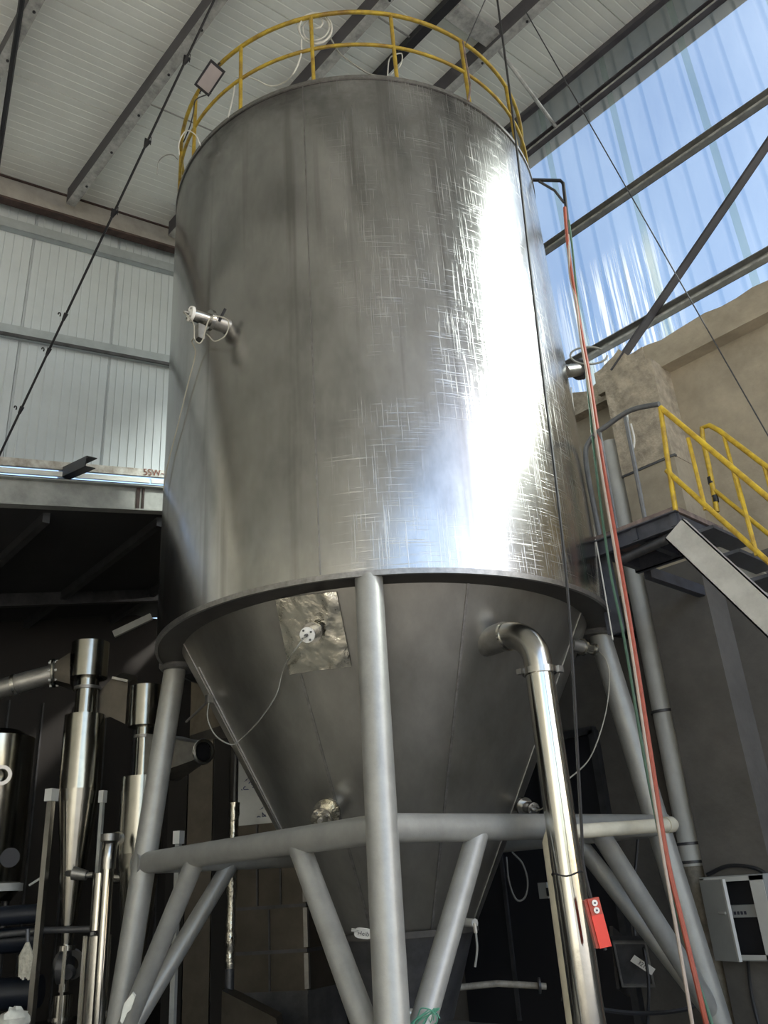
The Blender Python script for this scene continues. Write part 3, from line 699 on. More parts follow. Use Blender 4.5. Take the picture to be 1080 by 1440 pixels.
cable('rail_cable', [at(545, 108, DC + .25), at(547, 85, DC + .3), at(553, 78, DC + .2), at(565, 76, DC + .2), at(563, 92, DC + .2), at(550, 105, DC + .25)], .007, 'cable_white', 'white cable looped over the mid rail near a front post', n=8)
cable('rail_cable', [at(651, 58, 6.55), at(656, 90, 6.6), at(661, 120, 6.62), at(659, 142, 6.6)], .012, 'rust_plate', 'brown cord wound down a guard rail post', n=8)

# ================================================================== RIGHT SIDE
# bracket arm and hoses beside the tank
DB = 7.95
ba = thing('hose_bracket', 'thin black pipe bracket reaching out from the tank top', 'bracket', at(750, 253, DB))
MB().tube([at(744, 253, DB), at(788, 254, DB), at(792, 258, DB), at(797, 300, DB), at(799, 330, DB)], .022, 8).build('arm', 'black_steel', ba)
MB().tube([at(758, 255, DB), at(780, 268, DB), at(793, 285, DB)], .016, 8).build('stay', 'dark_steel', ba)
def hose(lst, r, mt, label, n=8): return cable('hose', [at(*q) for q in lst], r, mt, label, 'hose', 'hoses hanging beside the tank', n=n, seg=8)
hose([(794, 292, 7.9), (797, 330, 7.85), (803, 380, 7.8), (811, 430, 7.75), (820, 480, 7.7), (829, 530, 7.65), (846, 640, 7.4), (868, 770, 7.2), (890, 900, 7.1), (915, 1060, 7.05), (937, 1200, 7.0), (960, 1300, 6.95), (984, 1400, 6.9), (1000, 1470, 6.9), (1003, 1490, 6.9)], .020, 'hose_red', 'red hose hanging from the bracket to the floor')
hose([(799, 330, 7.86), (800, 360, 7.8), (802, 390, 7.8), (810, 425, 7.74), (817, 480, 7.69), (826, 530, 7.63), (842, 640, 7.38), (864, 770, 7.2), (886, 900, 7.1), (910, 1060, 7.05), (932, 1200, 7.0), (950, 1300, 6.95), (962, 1370, 6.9), (972, 1430, 6.9), (980, 1480, 6.9)], .014, 'hose_pale', 'pale pinkish hose running alongside the red one')
hose([(800, 310, 7.9), (806, 360, 7.85), (812, 420, 7.78), (820, 480, 7.72), (828, 560, 7.6), (836, 640, 7.45), (856, 790, 7.3), (878, 900, 7.2), (905, 1060, 7.15), (935, 1210, 7.1), (965, 1330, 7.0), (995, 1420, 6.95), (1012, 1480, 6.95)], .013, 'hose_green', 'thin dark green hose behind the red one')
cable('hose_tie', ring_px(828, 500, 26, 12, 8.0, 16)[:15], .012, 'cable_grey', 'loop of grey cable round the side nozzle', n=4)
cable('steel_wire', [at(803, 545, 8.2), at(815, 640, 8.0), at(838, 760, 7.6), at(862, 900, 7.3)], .007, 'cable_white', 'thin pale wire beside the tank edge below the nozzle', n=6)

# stair and landing
XO, XI = 6.75, 7.52
st_ = thing('steel_stair', 'steel stair with yellow handrails and dark landing beside the concrete wall', 'stair', (XO, 1.5, 0))
TOPZ = 4.60; Y0 = 3.20; SL = 1.64
land = MB().box(((XO + XI) / 2 + .05, 3.66, TOPZ - .03), (XI - XO + .12, .95, .05)).build('landing_plate', 'rust_plate', st_)
for xx in (XO, XI): MB().chan((xx, 3.19, TOPZ - .13), (xx, 4.12, TOPZ - .13), .06, .16, side=1 if xx == XI else -1).build('landing_beam', 'stair_dark', st_)
for yy in (3.24, 3.65, 4.08): MB().bar((XO, yy, TOPZ - .12), (XI + .1, yy, TOPZ - .12), .06, .12).build('landing_joist', 'stair_dark', st_)
MB().cyl((XO + .1, 3.9, TOPZ - .28), (XO + .02, 3.22, TOPZ - .26), .045, seg=12).build('landing_tube', 'dark_steel', st_)
MB().bar((XI + .1, 4.06, TOPZ - .2), (8.74, 4.06, TOPZ - .2), .08, .12).build('wall_bracket', 'stair_dark', st_)
MB().bar((XO + .1, 4.08, TOPZ - .95), (XO + .1, 4.08, TOPZ - .05), .16, .05, up=V((1, 0, 0))).build('hanger_plate', 'stair_dark', st_)
run = (TOPZ - .05) / SL
for xx, sd2 in ((XO, -1), (XI, 1)):
    a = V((xx, Y0 + .04, TOPZ - .22)); b = V((xx, Y0 - run + .15, .06))
    MB().chan(a, b, .07, .24, t=.014, side=sd2).build('stringer', 'stair_white', st_)
for k in range(15):
    z = TOPZ - .28 * (k + 1); y = Y0 - (TOPZ - z) / SL
    MB().box(((XO + XI) / 2, y - .02, z - .02), (XI - XO - .05, .20, .03)).build('tread', 'stair_dark', st_)
def rail_pt(x, y, h): return V((x, y, TOPZ + h - max(0, (Y0 - y)) * SL))
# near handrail
yend = Y0 - run + .3
hr = MB().tube([rail_pt(XO, Y0 - .08, 1.13), rail_pt(XO, yend, 1.0)], .026, 10).build('handrail', 'yellow_stair', st_)
MB().tube([rail_pt(XO, Y0, .36), rail_pt(XO, yend, .30)], .024, 10).build('mid_rail', 'yellow_stair', hr)
MB().tube([(XO, Y0, TOPZ - .05), (XO, Y0 - .04, TOPZ + .55), (XO, Y0 - .08, TOPZ + 1.0)], .024, 10).build('post', 'yellow_stair', hr)
for yy in (2.93, 2.6, 2.2, 1.8, 1.4, 1.0):
    a = rail_pt(XO, yy, .30); b = rail_pt(XO, yy, 1.02); MB().cyl(a, b, .020, seg=8).build('baluster', 'yellow_stair', hr)
# far handrail with a rounded end
h0 = V((XI, 3.16, TOPZ + .12)); h1 = V((XI, 3.12, TOPZ + .92)); 
loop = [h0, V((XI, 3.13, TOPZ + .55)), h1, V((XI, 3.10, TOPZ + 1.03)), V((XI, 3.02, TOPZ + 1.02)), V((XI, 2.94, TOPZ + .92)), V((XI, 2.94 - 2.0, TOPZ + .92 - 2.0 * 1.60)), V((XI, .62, TOPZ + .92 - 2.32 * 1.60))]
fr = MB().tube(loop, .026, 10).build('handrail', 'yellow_stair', st_)
MB().tube([V((XI, 3.13, TOPZ + .34)), V((XI, .7, TOPZ + .34 - 2.43 * 1.56))], .022, 10).build('mid_rail', 'yellow_stair', fr)
for yy in (2.91, 2.62, 2.3, 1.9, 1.5): 
    zt = TOPZ + .92 - (2.94 - yy) * 1.60; MB().cyl((XI, yy, zt - .72), (XI, yy, zt), .020, seg=8).build('baluster', 'yellow_stair', fr)
for pz_ in (TOPZ + .22, TOPZ + .42): MB().cyl((XI, 3.145, pz_), (XI, 3.142, pz_ + .07), .030, seg=10).build('tape_band', 'black_rubber', fr)
# grey landing guard
gr = MB().tube(bez([V((XO + .02, 4.02, TOPZ)), V((XO + .02, 4.02, TOPZ + .8)), V((XO + .02, 3.93, TOPZ + 1.02)), V((XO + .02, 3.7, TOPZ + 1.09)), V((XO + .01, 3.42, TOPZ + 1.12)), V((XO, 3.125, TOPZ + 1.04))], 6), .026, 10).build('landing_guard', 'grey_rail', st_)
for yy in (3.83, 3.52): MB().cyl((XO + .02, yy, TOPZ), (XO + .02, yy - .02, TOPZ + 1.08), .022, seg=8).build('guard_post', 'grey_rail', gr)
cable('wire_bundle', [at(882, 580, 7.45), at(884, 605, 7.42), at(889, 632, 7.42), at(892, 618, 7.42), at(887, 596, 7.42)], .010, 'cable_white', 'small bundle of pale wire hung on the grey landing guard', n=6)

# drain pipe on the wall
dpx = 9.06
dr0 = atX(893, 770, dpx); 
dr_ = thing('drain_pipe', 'white plastic drain pipe with brackets running down the concrete pilaster', 'pipe', (8.88, 4.86, 0))
px_, py_ = 8.84, 4.98
dpy = 4.88; dpx = 8.88
MB().cyl((dpx, dpy, 1.66), (dpx, dpy, 6.7), .125, seg=20).build('upper_pipe', 'pvc_white', dr_)
MB().cyl((dpx, dpy, 0.0), (dpx, dpy, 1.70), .115, seg=20).build('lower_pipe', 'pvc_dirty', dr_)
MB().cyl((dpx, dpy, 1.62), (dpx, dpy, 1.86), .138, seg=20).build('coupling', 'pvc_white', dr_)
for zz in (1.66, 1.84, 3.23): 
    MB().cyl((dpx, dpy, zz - .015), (dpx, dpy, zz + .015), .142, seg=20).build('bracket', 'dark_steel', dr_)
solo('wall_strut', MB().bar((8.0, 5.45, 4.27), (9.2, 5.25, 4.27), .07, .10), 'black_steel', 'short dark steel strut fixed to the wall behind the white drain pipe', 'strut')
# electrical box with its door ajar
bx, by, bz = 8.60, 4.36, .78
eb = thing('electrical_box', 'grey electrical box with its door ajar on the concrete pilaster', 'electrical box', (8.68, by, bz))
X0 = 8.74; dpt = .20; y_l, y_r = 4.66, 4.02; zz0, zz1 = .78, 1.50
MB().box((X0 - .01, (y_l + y_r) / 2, (zz0 + zz1) / 2), (.02, y_l - y_r, zz1 - zz0)).build('back', 'black_void', eb)
for yy in (y_l, y_r): MB().box((X0 - dpt / 2, yy, (zz0 + zz1) / 2), (dpt, .02, zz1 - zz0)).build('side', 'box_grey', eb)
for z_ in (zz0, zz1): MB().box((X0 - dpt / 2, (y_l + y_r) / 2, z_), (dpt, y_l - y_r + .02, .02)).build('side', 'box_grey', eb)
mbf = MB(); xf = X0 - dpt
for (ya, yb_, za, zb) in ((y_l, y_l - .04, zz0, zz1), (y_r + .13, y_r, zz0, zz1), (y_l, y_r, zz0, zz0 + .04), (y_l, y_r, zz1 - .04, zz1)):
    mbf.box((xf, (ya + yb_) / 2, (za + zb) / 2), (.012, abs(ya - yb_) + .004, zb - za))
mbf.build('front_frame', 'box_edge', eb)
dth = math.radians(22); hinge = V((xf - .01, y_l, 0)); dv = V((-math.sin(dth), -math.cos(dth), 0)); dw = .34
dc = hinge + dv * dw / 2; Rz = Matrix((V((dv.y, -dv.x, 0)), dv, V((0, 0, 1)))).transposed()
dr2 = MB().box((dc.x, dc.y, (zz0 + zz1) / 2 - .01), (.02, dw, zz1 - zz0 - .01), Rz).build('door', 'box_grey', eb)
e2_ = hinge + dv * (dw - .006); MB().box((e2_.x, e2_.y, (zz0 + zz1) / 2 - .01), (.035, .022, zz1 - zz0 - .01), Rz).build('door_edge', 'box_edge', dr2)
hp = hinge + dv * (dw * .74) + V((dv.y, -dv.x, 0)).normalized() * (.02 if V((dv.y, -dv.x, 0)).x < 0 else -.02)
MB().box((hp.x, hp.y, 1.19), (.02, .085, .022), Rz).build('handle', 'handle', dr2)
lb2 = MB().box((X0 - .06, 4.36, 1.19), (.08, .44, .11)).build('breaker_row', 'box_grey', eb)
for k in range(4): MB().box((X0 - .101, 4.42 - .035 * k, 1.175), (.004, .024, .03)).build('print_mark', 'ink_dark', lb2)
# black cables on the wall
cable('wall_cable', [V((8.70, 4.66, 1.53)), V((8.70, 4.4, 1.60)), V((8.70, 4.1, 1.54)), V((8.72, 3.98, 1.35))], .02, 'black_rubber', 'black cable arching over the top of the electrical box')
cable('wall_cable', [V((8.7, 4.42, .78)), V((8.7, 4.46, .5)), V((8.68, 4.44, .2)), V((8.66, 4.36, .0))], .018, 'black_rubber', 'black cable dropping from the electrical box to the floor')
cable('wall_cable', [atX(1080, 1365, 9.1), atX(1050, 1385, 9.1), atX(1030, 1400, 9.1), atX(1025, 1460, 9.1)], .018, 'black_rubber', 'black cable curving along the bare wall past the electrical box')
cable('wall_cable', [at(790, 1405, 8.6), at(850, 1420, 8.7), at(905, 1425, 8.8), at(960, 1420, 8.9), at(985, 1410, 9.0)], .02, 'black_rubber', 'black cable sagging across behind the steel down pipe')
cable('wall_cable', [at(905, 1330, 9.1), at(912, 1380, 9.0), at(911, 1430, 8.9), at(908, 1480, 8.8)], .016, 'black_rubber', 'black cable hanging straight from the tilted box')
cable('wall_cable', [at(897, 1180, 9.4), at(894, 1215, 9.4), at(889, 1260, 9.3), at(893, 1320, 9.2)], .016, 'black_rubber', 'black cable hanging behind the diagonal braces')
# tilted junction box with a white label
jb = thing('junction_box', 'grey box with white label hanging tilted behind the braces', 'box', at(890, 1375, 9.2))
bxu = CR.copy(); byu = (CU * .96 + CR * -.2).normalized(); bzu = bxu.cross(byu); RJ = Matrix((bxu, byu, bzu)).transposed()
MB().box(at(888, 1350, 9.2), (.30, .42, .12), RJ).build('case', 'dark_steel', jb)
mbj = MB(); 
for (dx, dy, sx, sy) in ((-.15, 0, .02, .44), (.15, 0, .02, .44), (0, .21, .3, .02), (0, -.21, .3, .02)): mbj.box(at(888, 1350, 9.2) + bxu * dx + byu * dy - CF * .07, (sx, sy, .03), RJ)
mbj.build('rim', 'dull_steel', jb)
lx = (bxu * .78 - byu * .62).normalized(); ly = bzu.cross(lx); RL = Matrix((lx, ly, bzu)).transposed()
lbj = MB().box(at(900, 1350, 9.2) - CF * .09, (.24, .07, .006), RL).build('label_card', 'label_white', jb)
text_part('lettering', '3210', .055, at(900, 1350, 9.2) - CF * .095, lx, ly, 'ink_dark', lbj)
# plate sheet beside the door opening
solo('sheet_offcut', MB().box(at(872, 1352, 9.55), (.5, .03, .55), Matrix.Rotation(.4, 3, 'Z') @ Matrix.Rotation(.25, 3, 'Y')), 'dark_wall', 'dark metal sheet leaning behind the tilted junction box', 'metal sheet')
# beige conduit: up from the floor, then level towards the leg
cz = at(800, 1165, 7.2)
c0 = at(771, 1172, 6.85)
solo('beige_conduit', MB().tube([V((c0.x, c0.y, 0.0)), c0 - V((0, 0, .06)), c0 + V((.02, -.02, .0)), c0 + (at(945, 1160, 7.6) - c0) * .06, at(940, 1160, 7.6)], .055, 14), 'beige_pipe', 'beige plastic conduit rising from the floor and bending level towards a leg', 'pipe')
solo('end_cap', MB().lathe([(0, 0), (.065, 0), (.065, .08), (.04, .12), (0, .12)], at(936, 1160, 7.58), at(950, 1159, 7.65) - at(936, 1160, 7.58), 14), 'beige_pipe', 'beige cap on the level end of the conduit', 'pipe cap')
# crane pendant: long black cable and red push-button box
DPN = 6.15
cpts = [at(697, -20, DPN), at(700, 5, DPN), at(722, 170, DPN), at(745, 370, DPN), at(765, 540, DPN), at(782, 680, DPN), at(797, 820, DPN), at(806, 950, DPN), at(812, 1060, DPN + .05), at(818, 1170, DPN + .1), at(820, 1215, DPN + .1), at(832, 1268, DPN + .1)]
top = cpts[0]; zt_ = 12.55; cpts = [V((top.x, top.y, zt_))] + cpts
pn = thing('crane_pendant', 'red push-button pendant on a long black cable hanging in front of the tank', 'pendant control', cpts[-1])
MB().tube(bez(cpts, 8), .012, 6).build('cable', 'black_rubber', pn)
pc = at(841, 1297, DPN + .1); pu = (at(833, 1267, DPN + .1) - at(849, 1328, DPN + .1)).normalized()
ps = CR - pu * CR.dot(pu); ps.normalize(); pf = ps.cross(pu); RP = Matrix((ps, pu, pf)).transposed()
hh = msz(63, pc); wdt = msz(17, pc)
MB().box(pc, (wdt, hh, wdt * .9), RP).build('case', 'red_plastic', pn)
MB().box(pc + pu * hh * .33 + pf * wdt * .46, (wdt * .96, hh * .34, .012), RP).build('button_plate', 'red_dark', pn)
MB().box(pc - ps * wdt * .62 - pf * .01, (wdt * .22, hh * .98, wdt * .8), RP).build('back_shell', 'red_dark', pn)
for k in (.40, .25):
    cb = pc + pu * hh * k + pf * wdt * .47; b_o = MB().cyl(cb, cb + pf * .02, wdt * .24, seg=14).build('button', 'button_white', pn)
    MB().cyl(cb + pf * .018, cb + pf * .024, wdt * .08, seg=10).build('button_mark', 'ink_dark', b_o)
MB().cyl(pc - pu * hh * .5, pc - pu * hh * .56, wdt * .16, seg=10).build('hook', 'black_steel', pn)
hk = cpts[1]; MB().box(V((top.x, top.y, 10.62)), (.05, .05, .22)).build('cable_clamp', 'black_steel', pn)
# overhead wires
def wire(name, a, b, r, mt, label, sag=0.0):
    pts = [V(a).lerp(V(b), t / 12) - V((0, 0, sag * 4 * (t / 12) * (1 - t / 12))) for t in range(13)]
    return solo(name, MB().tube(pts, r, 6), mt, label, 'wire')
def on_roof(x, y, off=.3):
    d = ray(x, y); t = (13.37 - .2 * 9.2 - off - 1.6) / (d.z - .2 * d.x); return EYE + d * t
wire('stay_wire', on_roof(738, 14, .28), atX(1110, 665, 9.17), .008, 'dark_steel', 'thin stay wire slanting from the roof purlin down to the concrete wall')
wire('tie_wire', at(655, 62, 6.5), on_roof(684, -4, .28), .007, 'dark_steel', 'short thin wire from the guard rail up to the roof')
A_ = on_roof(304, -6, .32); B_ = atY(-12, 664, 10.6)
cw = thing('carrier_wire', 'long dark carrier wire with hanging clips crossing below the roof', 'wire', B_)
MB().tube([A_, B_], .016, 6).build('cable', 'black_steel', cw)
dvv = (B_ - A_); dn_ = dvv.normalized()
def wire_at(x):        # closest point of the wire to a sight line
    best = min((((A_ + dvv * t) - EYE).normalized().dot(ray(*x).normalized()) * -1, t) for t in [k / 600 for k in range(601)]); return A_ + dvv * best[1]
for k, q in enumerate(((265, 88), (210, 204), (165, 303), (95, 447), (74, 497), (36, 580))):
    p = wire_at(q); 
    cw_clip = MB().cyl(p - dn_ * .05, p + dn_ * .05, .05 if k < 3 else .03, .02, 8).build('clip', 'black_steel', cw)
    if k < 3: MB().tube([p + CR * .05 - CU * .02, p + CR * .06 + CU * .08, p + CU * .10 - CR * .01 * 0 + CR * .03], .006, 5).build('hook', 'black_steel', cw_clip)
    else: MB().tube([p - CR * (.02 + .015 * math.cos(t)) - CR * .05 + CU * (.03 + .025 * math.sin(t)) for t in [j * math.pi / 5 for j in range(8)]], .009, 5).build('hook', 'black_steel', cw_clip)
wire('drop_cable', on_roof(31, -3, .32), at(-6, 250, 9.2), .035, 'black_steel', 'thick dark cable dropping from the roof past a purlin')

# ================================================================== LEFT AND BACKGROUND PLANT
def vert(x, y, D, z):
    p = at(x, y, D); return V((p.x, p.y, z))
def zat(x, y, D): return at(x, y, D).z
DL = 10.0
def cyclone(cx, ytop, ycap, yneck, ybody, ytap, ybot, rcap, rneck, rbody, rtip, label):
    c = at(cx, (ytop + ycap) / 2, DL); o = V((c.x, c.y, 0)); z = lambda y: zat(cx, y, DL); s = lambda px: msz(px, c)
    t = thing('cyclone_separator', label, 'cyclone', (c.x, c.y, z(ybot)), 'cyclones left of the silo')
    MB().lathe([(0, z(ytop)), (s(rcap), z(ytop)), (s(rcap), z(ycap)), (s(rcap) * .6, z(ycap) - .01), (0, z(ycap) - .01)], o, seg=32).build('cap', 'cyclone_steel', t)
    MB().lathe([(s(rneck), z(ycap) - .01), (s(rneck), z(yneck))], o, seg=28).build('neck', 'cyclone_steel', t)
    MB().lathe([(s(rneck) * 1.18, z(ycap + 12)), (s(rneck) * 1.18, z(ycap + 16)), (s(rneck) * .9, z(ycap + 16)), (s(rneck) * .9, z(ycap + 12))], o, seg=28, closed=True).build('neck_flange', 'dull_steel', t)
    MB().lathe([(0, z(yneck) + .02), (s(rbody), z(yneck)), (s(rbody), z(ybody))], o, seg=36).build('body', 'cyclone_steel', t)
    MB().lathe([(s(rbody), z(ybody)), (s(rbody) * .62, z(ytap)), (s(rtip), z(ybot))], o, seg=36).build('cone', 'cyclone_steel', t)
    MB().lathe([(s(rtip) * 1.6, z(ybot) + .02), (s(rtip) * 1.6, z(ybot) - .03), (s(rtip) * .8, z(ybot) - .03), (s(rtip) * .8, z(ybot) + .02)], o, seg=24, closed=True).build('outlet_flange', 'polished_soft', t)
    return t, c, z, s, o
cy1, c1, z1, s1, o1 = cyclone(126, 905, 954, 1006, 1110, 1220, 1330, 25.5, 15, 26.5, 7, 'tall polished steel cyclone with a pipe entering its cap')
cy2, c2, z2, s2, o2 = cyclone(206, 966, 1022, 1093, 1200, 1300, 1420, 23.5, 12.5, 29, 7, 'polished steel cyclone partly hidden behind a silo leg')
# inlet of the first: square-to-round piece, flange and duct
ia, ib = at(101, 945, DL), at(76, 947, DL - .05)
def loft(mb, A, B, seg=16):
    b = len(mb.v); n = len(A); mb.v += [V(p) for p in A] + [V(p) for p in B]
    mb.f += [[b + i, b + (i + 1) % n, b + n + (i + 1) % n, b + n + i] for i in range(n)]
    return mb
def ringpts(c, d, r, n=16, sq=False):
    d = V(d).normalized(); u = d.cross(V((0, 0, 1))).normalized(); v2 = u.cross(d); out = []
    for k in range(n):
        th = 2 * math.pi * k / n + math.pi / 4; x, y = math.cos(th), math.sin(th)
        if sq: m_ = max(abs(x), abs(y)); x, y = x / m_, y / m_
        out.append(c + u * x * r + v2 * y * r)
    return out
du = ib - ia
loft(MB(), ringpts(ia, du, s1(22), sq=True), ringpts(ib, du, s1(16))).build('transition', 'duct_panel', cy1, sharp=60)
MB().tube(ringpts(ib, du, s1(17)), .03, 8, closed=True).build('inlet_flange', 'polished_soft', cy1)
for k, p in enumerate(ringpts(ib, du, s1(17), 8)): MB().cyl(p - du.normalized() * .05, p + du.normalized() * .05, .016, seg=6).build('bolt', 'handle', cy1)
dt = thing('air_duct', 'grey round duct leading into the tall polished cyclone', 'duct', at(74, 948, DL))
MB().tube([at(74, 948, DL - .05), at(20, 963, DL - .1), at(-30, 978, DL - .1)], s1(13.5), 20).build('duct_tube', 'dull_steel', dt)
MB().tube([at(24, 962, DL - .1), at(19, 963.5, DL - .1)], s1(14.6), 20).build('joint_band', 'polished_soft', dt)
# valve below the first cyclone
vv = thing('butterfly_valve', 'dark round valve under the tall polished cyclone', 'valve', V((o1.x, o1.y, z1(1385))))
zc_ = z1(1358)
MB().lathe([(.0, -.05), (.16, -.05), (.16, .05), (0, .05)], V((o1.x, o1.y, zc_)), CR, 24).build('disc_body', 'dark_steel', vv)
MB().lathe([(.10, -.09), (.17, -.09), (.17, -.06), (.10, -.06)], V((o1.x, o1.y, zc_)) + CR * .02, CF * -1, 24, closed=True).build('ring', 'dull_steel', vv)
MB().lathe([(.0, -.08), (.08, -.08), (.06, -.13), (0, -.13)], V((o1.x, o1.y, zc_)) + CR * .07, CF, 16).build('hub', 'dark_steel', vv)
MB().cyl((o1.x, o1.y, z1(1340)), (o1.x, o1.y, zc_), .06, seg=16).build('upper_neck', 'dark_steel', vv)
MB().cyl((o1.x, o1.y, zc_), (o1.x, o1.y, z1(1392)), .06, seg=16).build('lower_neck', 'polished_soft', vv)
rp = thing('receiver_pipe', 'short steel pipe standing under the round dark valve', 'pipe', (o1.x, o1.y, 0))
MB().cyl((o1.x, o1.y, z1(1428)), (o1.x, o1.y, z1(1396)), .105, seg=22).build('upper_tube', 'polished', rp)
MB().cyl((o1.x, o1.y, z1(1432)), (o1.x, o1.y, z1(1427)), .13, seg=22).build('clamp', 'polished_soft', rp)
MB().cyl((o1.x, o1.y, 0), (o1.x, o1.y, z1(1432)), .085, seg=22).build('lower_tube', 'polished_soft', rp)
# inlet box and outlet of the second cyclone
q = [at(x, y, DL + .05) for x, y in ((158, 954), (180, 960), (176, 1018), (155, 1008))]
MB().prism(q, CF * .4).build('inlet_box', 'duct_panel', cy2)
q = [at(x, y, DL + .08) for x, y in ((136, 975), (158, 954), (155, 1008), (134, 1014))]
MB().prism(q, CF * .3).build('inlet_wedge', 'duct_panel', cy2)
MB().bar(at(158, 953, DL), at(180, 958, DL), .03, .03).build('box_flange', 'dull_steel', cy2)
oa, ob_ = at(228, 1065, DL + .1), at(286, 1057, DL - .5); do = ob_ - oa
loft(MB(), ringpts(oa, do, s2(30), sq=True), ringpts(ob_, do, s2(13.5))).build('outlet_transition', 'dull_steel', cy2, sharp=60)
MB().tube(ringpts(ob_, do, s2(14)), .024, 8, closed=True).build('outlet_rim', 'polished_soft', cy2)
MB().lathe([(0, -.01), (s2(13), -.01), (s2(13), 0), (0, 0)], ob_ - do.normalized() * .04, do, 20).build('dark_mouth', 'black_void', cy2)
# posts and pipes of the cyclone stand
def post(x0, y0, D, wpx, mt, label, cap=True, capmt='box_edge', group='stand posts'):
    p = at(x0, y0, D); wm = msz(wpx, p); t = thing('stand_post', label, 'post', (p.x, p.y, 0), None)
    MB().box((p.x, p.y, p.z / 2), (wm, wm, p.z), Matrix.Rotation(.5, 3, 'Z')).build('column', mt, t)
    if cap: MB().box((p.x, p.y, p.z + .06), (wm * 1.9, wm * 1.5, .13), Matrix.Rotation(.5, 3, 'Z')).build('bracket', capmt, t)
    return t
post(72, 1126, 9.7, 8, 'polished_soft', 'shiny square post with bracket in front of the tall cyclone')
post(144, 1128, 9.9, 5, 'beam_grey', 'thin grey square post between the two cyclones')
post(251, 1186, 9.6, 7, 'beam_grey', 'grey post with pale block on top behind the silo leg', capmt='label_white')
post(92, 1330, 9.5, 3.5, 'polished_soft', 'slim shiny post close beside the round dark valve', cap=False)
post(120, 1316, 9.6, 4, 'polished_soft', 'slim shiny post beside the short steel sleeve', cap=False)
# standing pipe with elbow
e0 = at(154, 1190, 9.3); er = msz(8, e0)
ep = thing('standing_pipe', 'polished pipe with elbow standing in front of the hidden cyclone', 'pipe', (e0.x, e0.y, 0))
MB().tube([V((e0.x, e0.y, 0)), V((e0.x, e0.y, zat(154, 1222, 9.3)))], er, 18).build('tube', 'polished', ep)
MB().tube(bez([V((e0.x, e0.y, zat(154, 1222, 9.3))), V((e0.x, e0.y, zat(154, 1200, 9.3))), e0 + V((0, 0, .05)) + HEAD * .05, e0 + V((0, 0, .09)) + HEAD * .25], 6), er * 1.25, 18).build('elbow', 'polished_soft', ep)
MB().cyl(e0 + V((0, 0, .05)), e0 + V((0, 0, .12)), er * 1.6, seg=18).build('top_clamp', 'dull_steel', ep)
b1 = at(139, 1270, 9.6); solo('steel_sleeve', MB().lathe([(0, at(139, 1228, 9.6).z), (msz(10, b1), at(139, 1228, 9.6).z), (msz(10, b1), at(139, 1308, 9.6).z), (0, at(139, 1308, 9.6).z)], V((b1.x, b1.y, 0)), seg=22), 'polished', 'short polished steel sleeve between pipes', 'pipe')
b2 = at(136, 1380, 9.7); solo('steel_drum', MB().lathe([(0, at(136, 1312, 9.7).z), (msz(17, b2), at(136, 1316, 9.7).z), (msz(17, b2), 0), (0, 0)], V((b2.x, b2.y, 0)), seg=26), 'polished_soft', 'upright steel tube under the short polished sleeve', 'pipe')
solo('cross_pipe', MB().tube([at(-10, 1316, 9.9), at(60, 1308, 9.9), at(150, 1306, 9.9)], .035, 10), 'dark_steel', 'dark level pipe behind the cyclone stand', 'pipe')
MB().cyl(at(103, 1228, 9.7), at(122, 1231, 9.7), .07, .05, 14).cyl(at(120, 1231, 9.7), at(131, 1230, 9.7), .03, seg=10).cyl(at(90, 1228, 10.0), at(105, 1228, 9.7), .035, seg=10).build('side_coupling', 'dull_steel', cy1)
solo('cross_pipe', MB().tube([at(150, 1235, 9.9), at(178, 1236, 9.9), at(196, 1236, 9.9)], .05, 12), 'polished_soft', 'short shiny level pipe behind the silo leg', 'pipe')
# far left vessel
vc = at(-14, 1140, 10.4); vr = msz(50, vc); vs_ = thing('process_vessel', 'large polished round vessel at the far end of the cyclone stand', 'vessel', (vc.x, vc.y, 0))
zt2, zb2 = zat(0, 1030, 10.0), zat(0, 1250, 10.0)
MB().lathe([(0, zt2 + .12), (vr * .6, zt2 + .09), (vr, zt2), (vr, zb2), (vr * .8, zb2 - .12), (0, zb2 - .16)], V((vc.x, vc.y, 0)), seg=40).build('body', 'cyclone_steel', vs_)
MB().lathe([(vr + .03, zb2 + .06), (vr + .03, zb2 - .02), (vr - .02, zb2 - .02), (vr - .02, zb2 + .06)], V((vc.x, vc.y, 0)), seg=40, closed=True).build('bottom_ring', 'pvc_white', vs_)
pn1 = at(2, 1090, 9.75); MB().lathe([(.07, -.25), (.11, -.25), (.11, .06), (.07, .06)], pn1, EYE - pn1, 18, closed=True).build('port', 'polished_soft', vs_)
pn2 = at(14, 1206, 9.75); MB().lathe([(0, -.25), (.10, -.25), (.10, .04), (0, .04)], pn2, EYE - pn2, 18).build('port', 'black_void', vs_)
for k in range(3):
    a = k * 2.1; MB().cyl((vc.x + .3 * math.cos(a), vc.y + .3 * math.sin(a), 0), (vc.x + .3 * math.cos(a), vc.y + .3 * math.sin(a), zb2 - .05), .04, seg=10).build('leg', 'dark_steel', vs_)
for k, yy in enumerate((1290, 1325, 1400)): solo('blue_pipe', MB().tube([at(-20, yy, 10.0 + .1 * k), at(56, yy - 6, 10.0 + .1 * k)], .10 + .03 * k, 14), 'blue_steel', ('dark blue level pipe just under the polished vessel', 'dark blue pipe at brush height by the cyclone stand', 'thick dark blue pipe low beside the shiny post')[k], 'pipe')
solo('thin_rod', MB().cyl(at(41, 1245, 9.7), at(60, 1233, 9.7), .012, seg=6), 'handle', 'short bright rod sticking out beside the shiny post', 'rod')
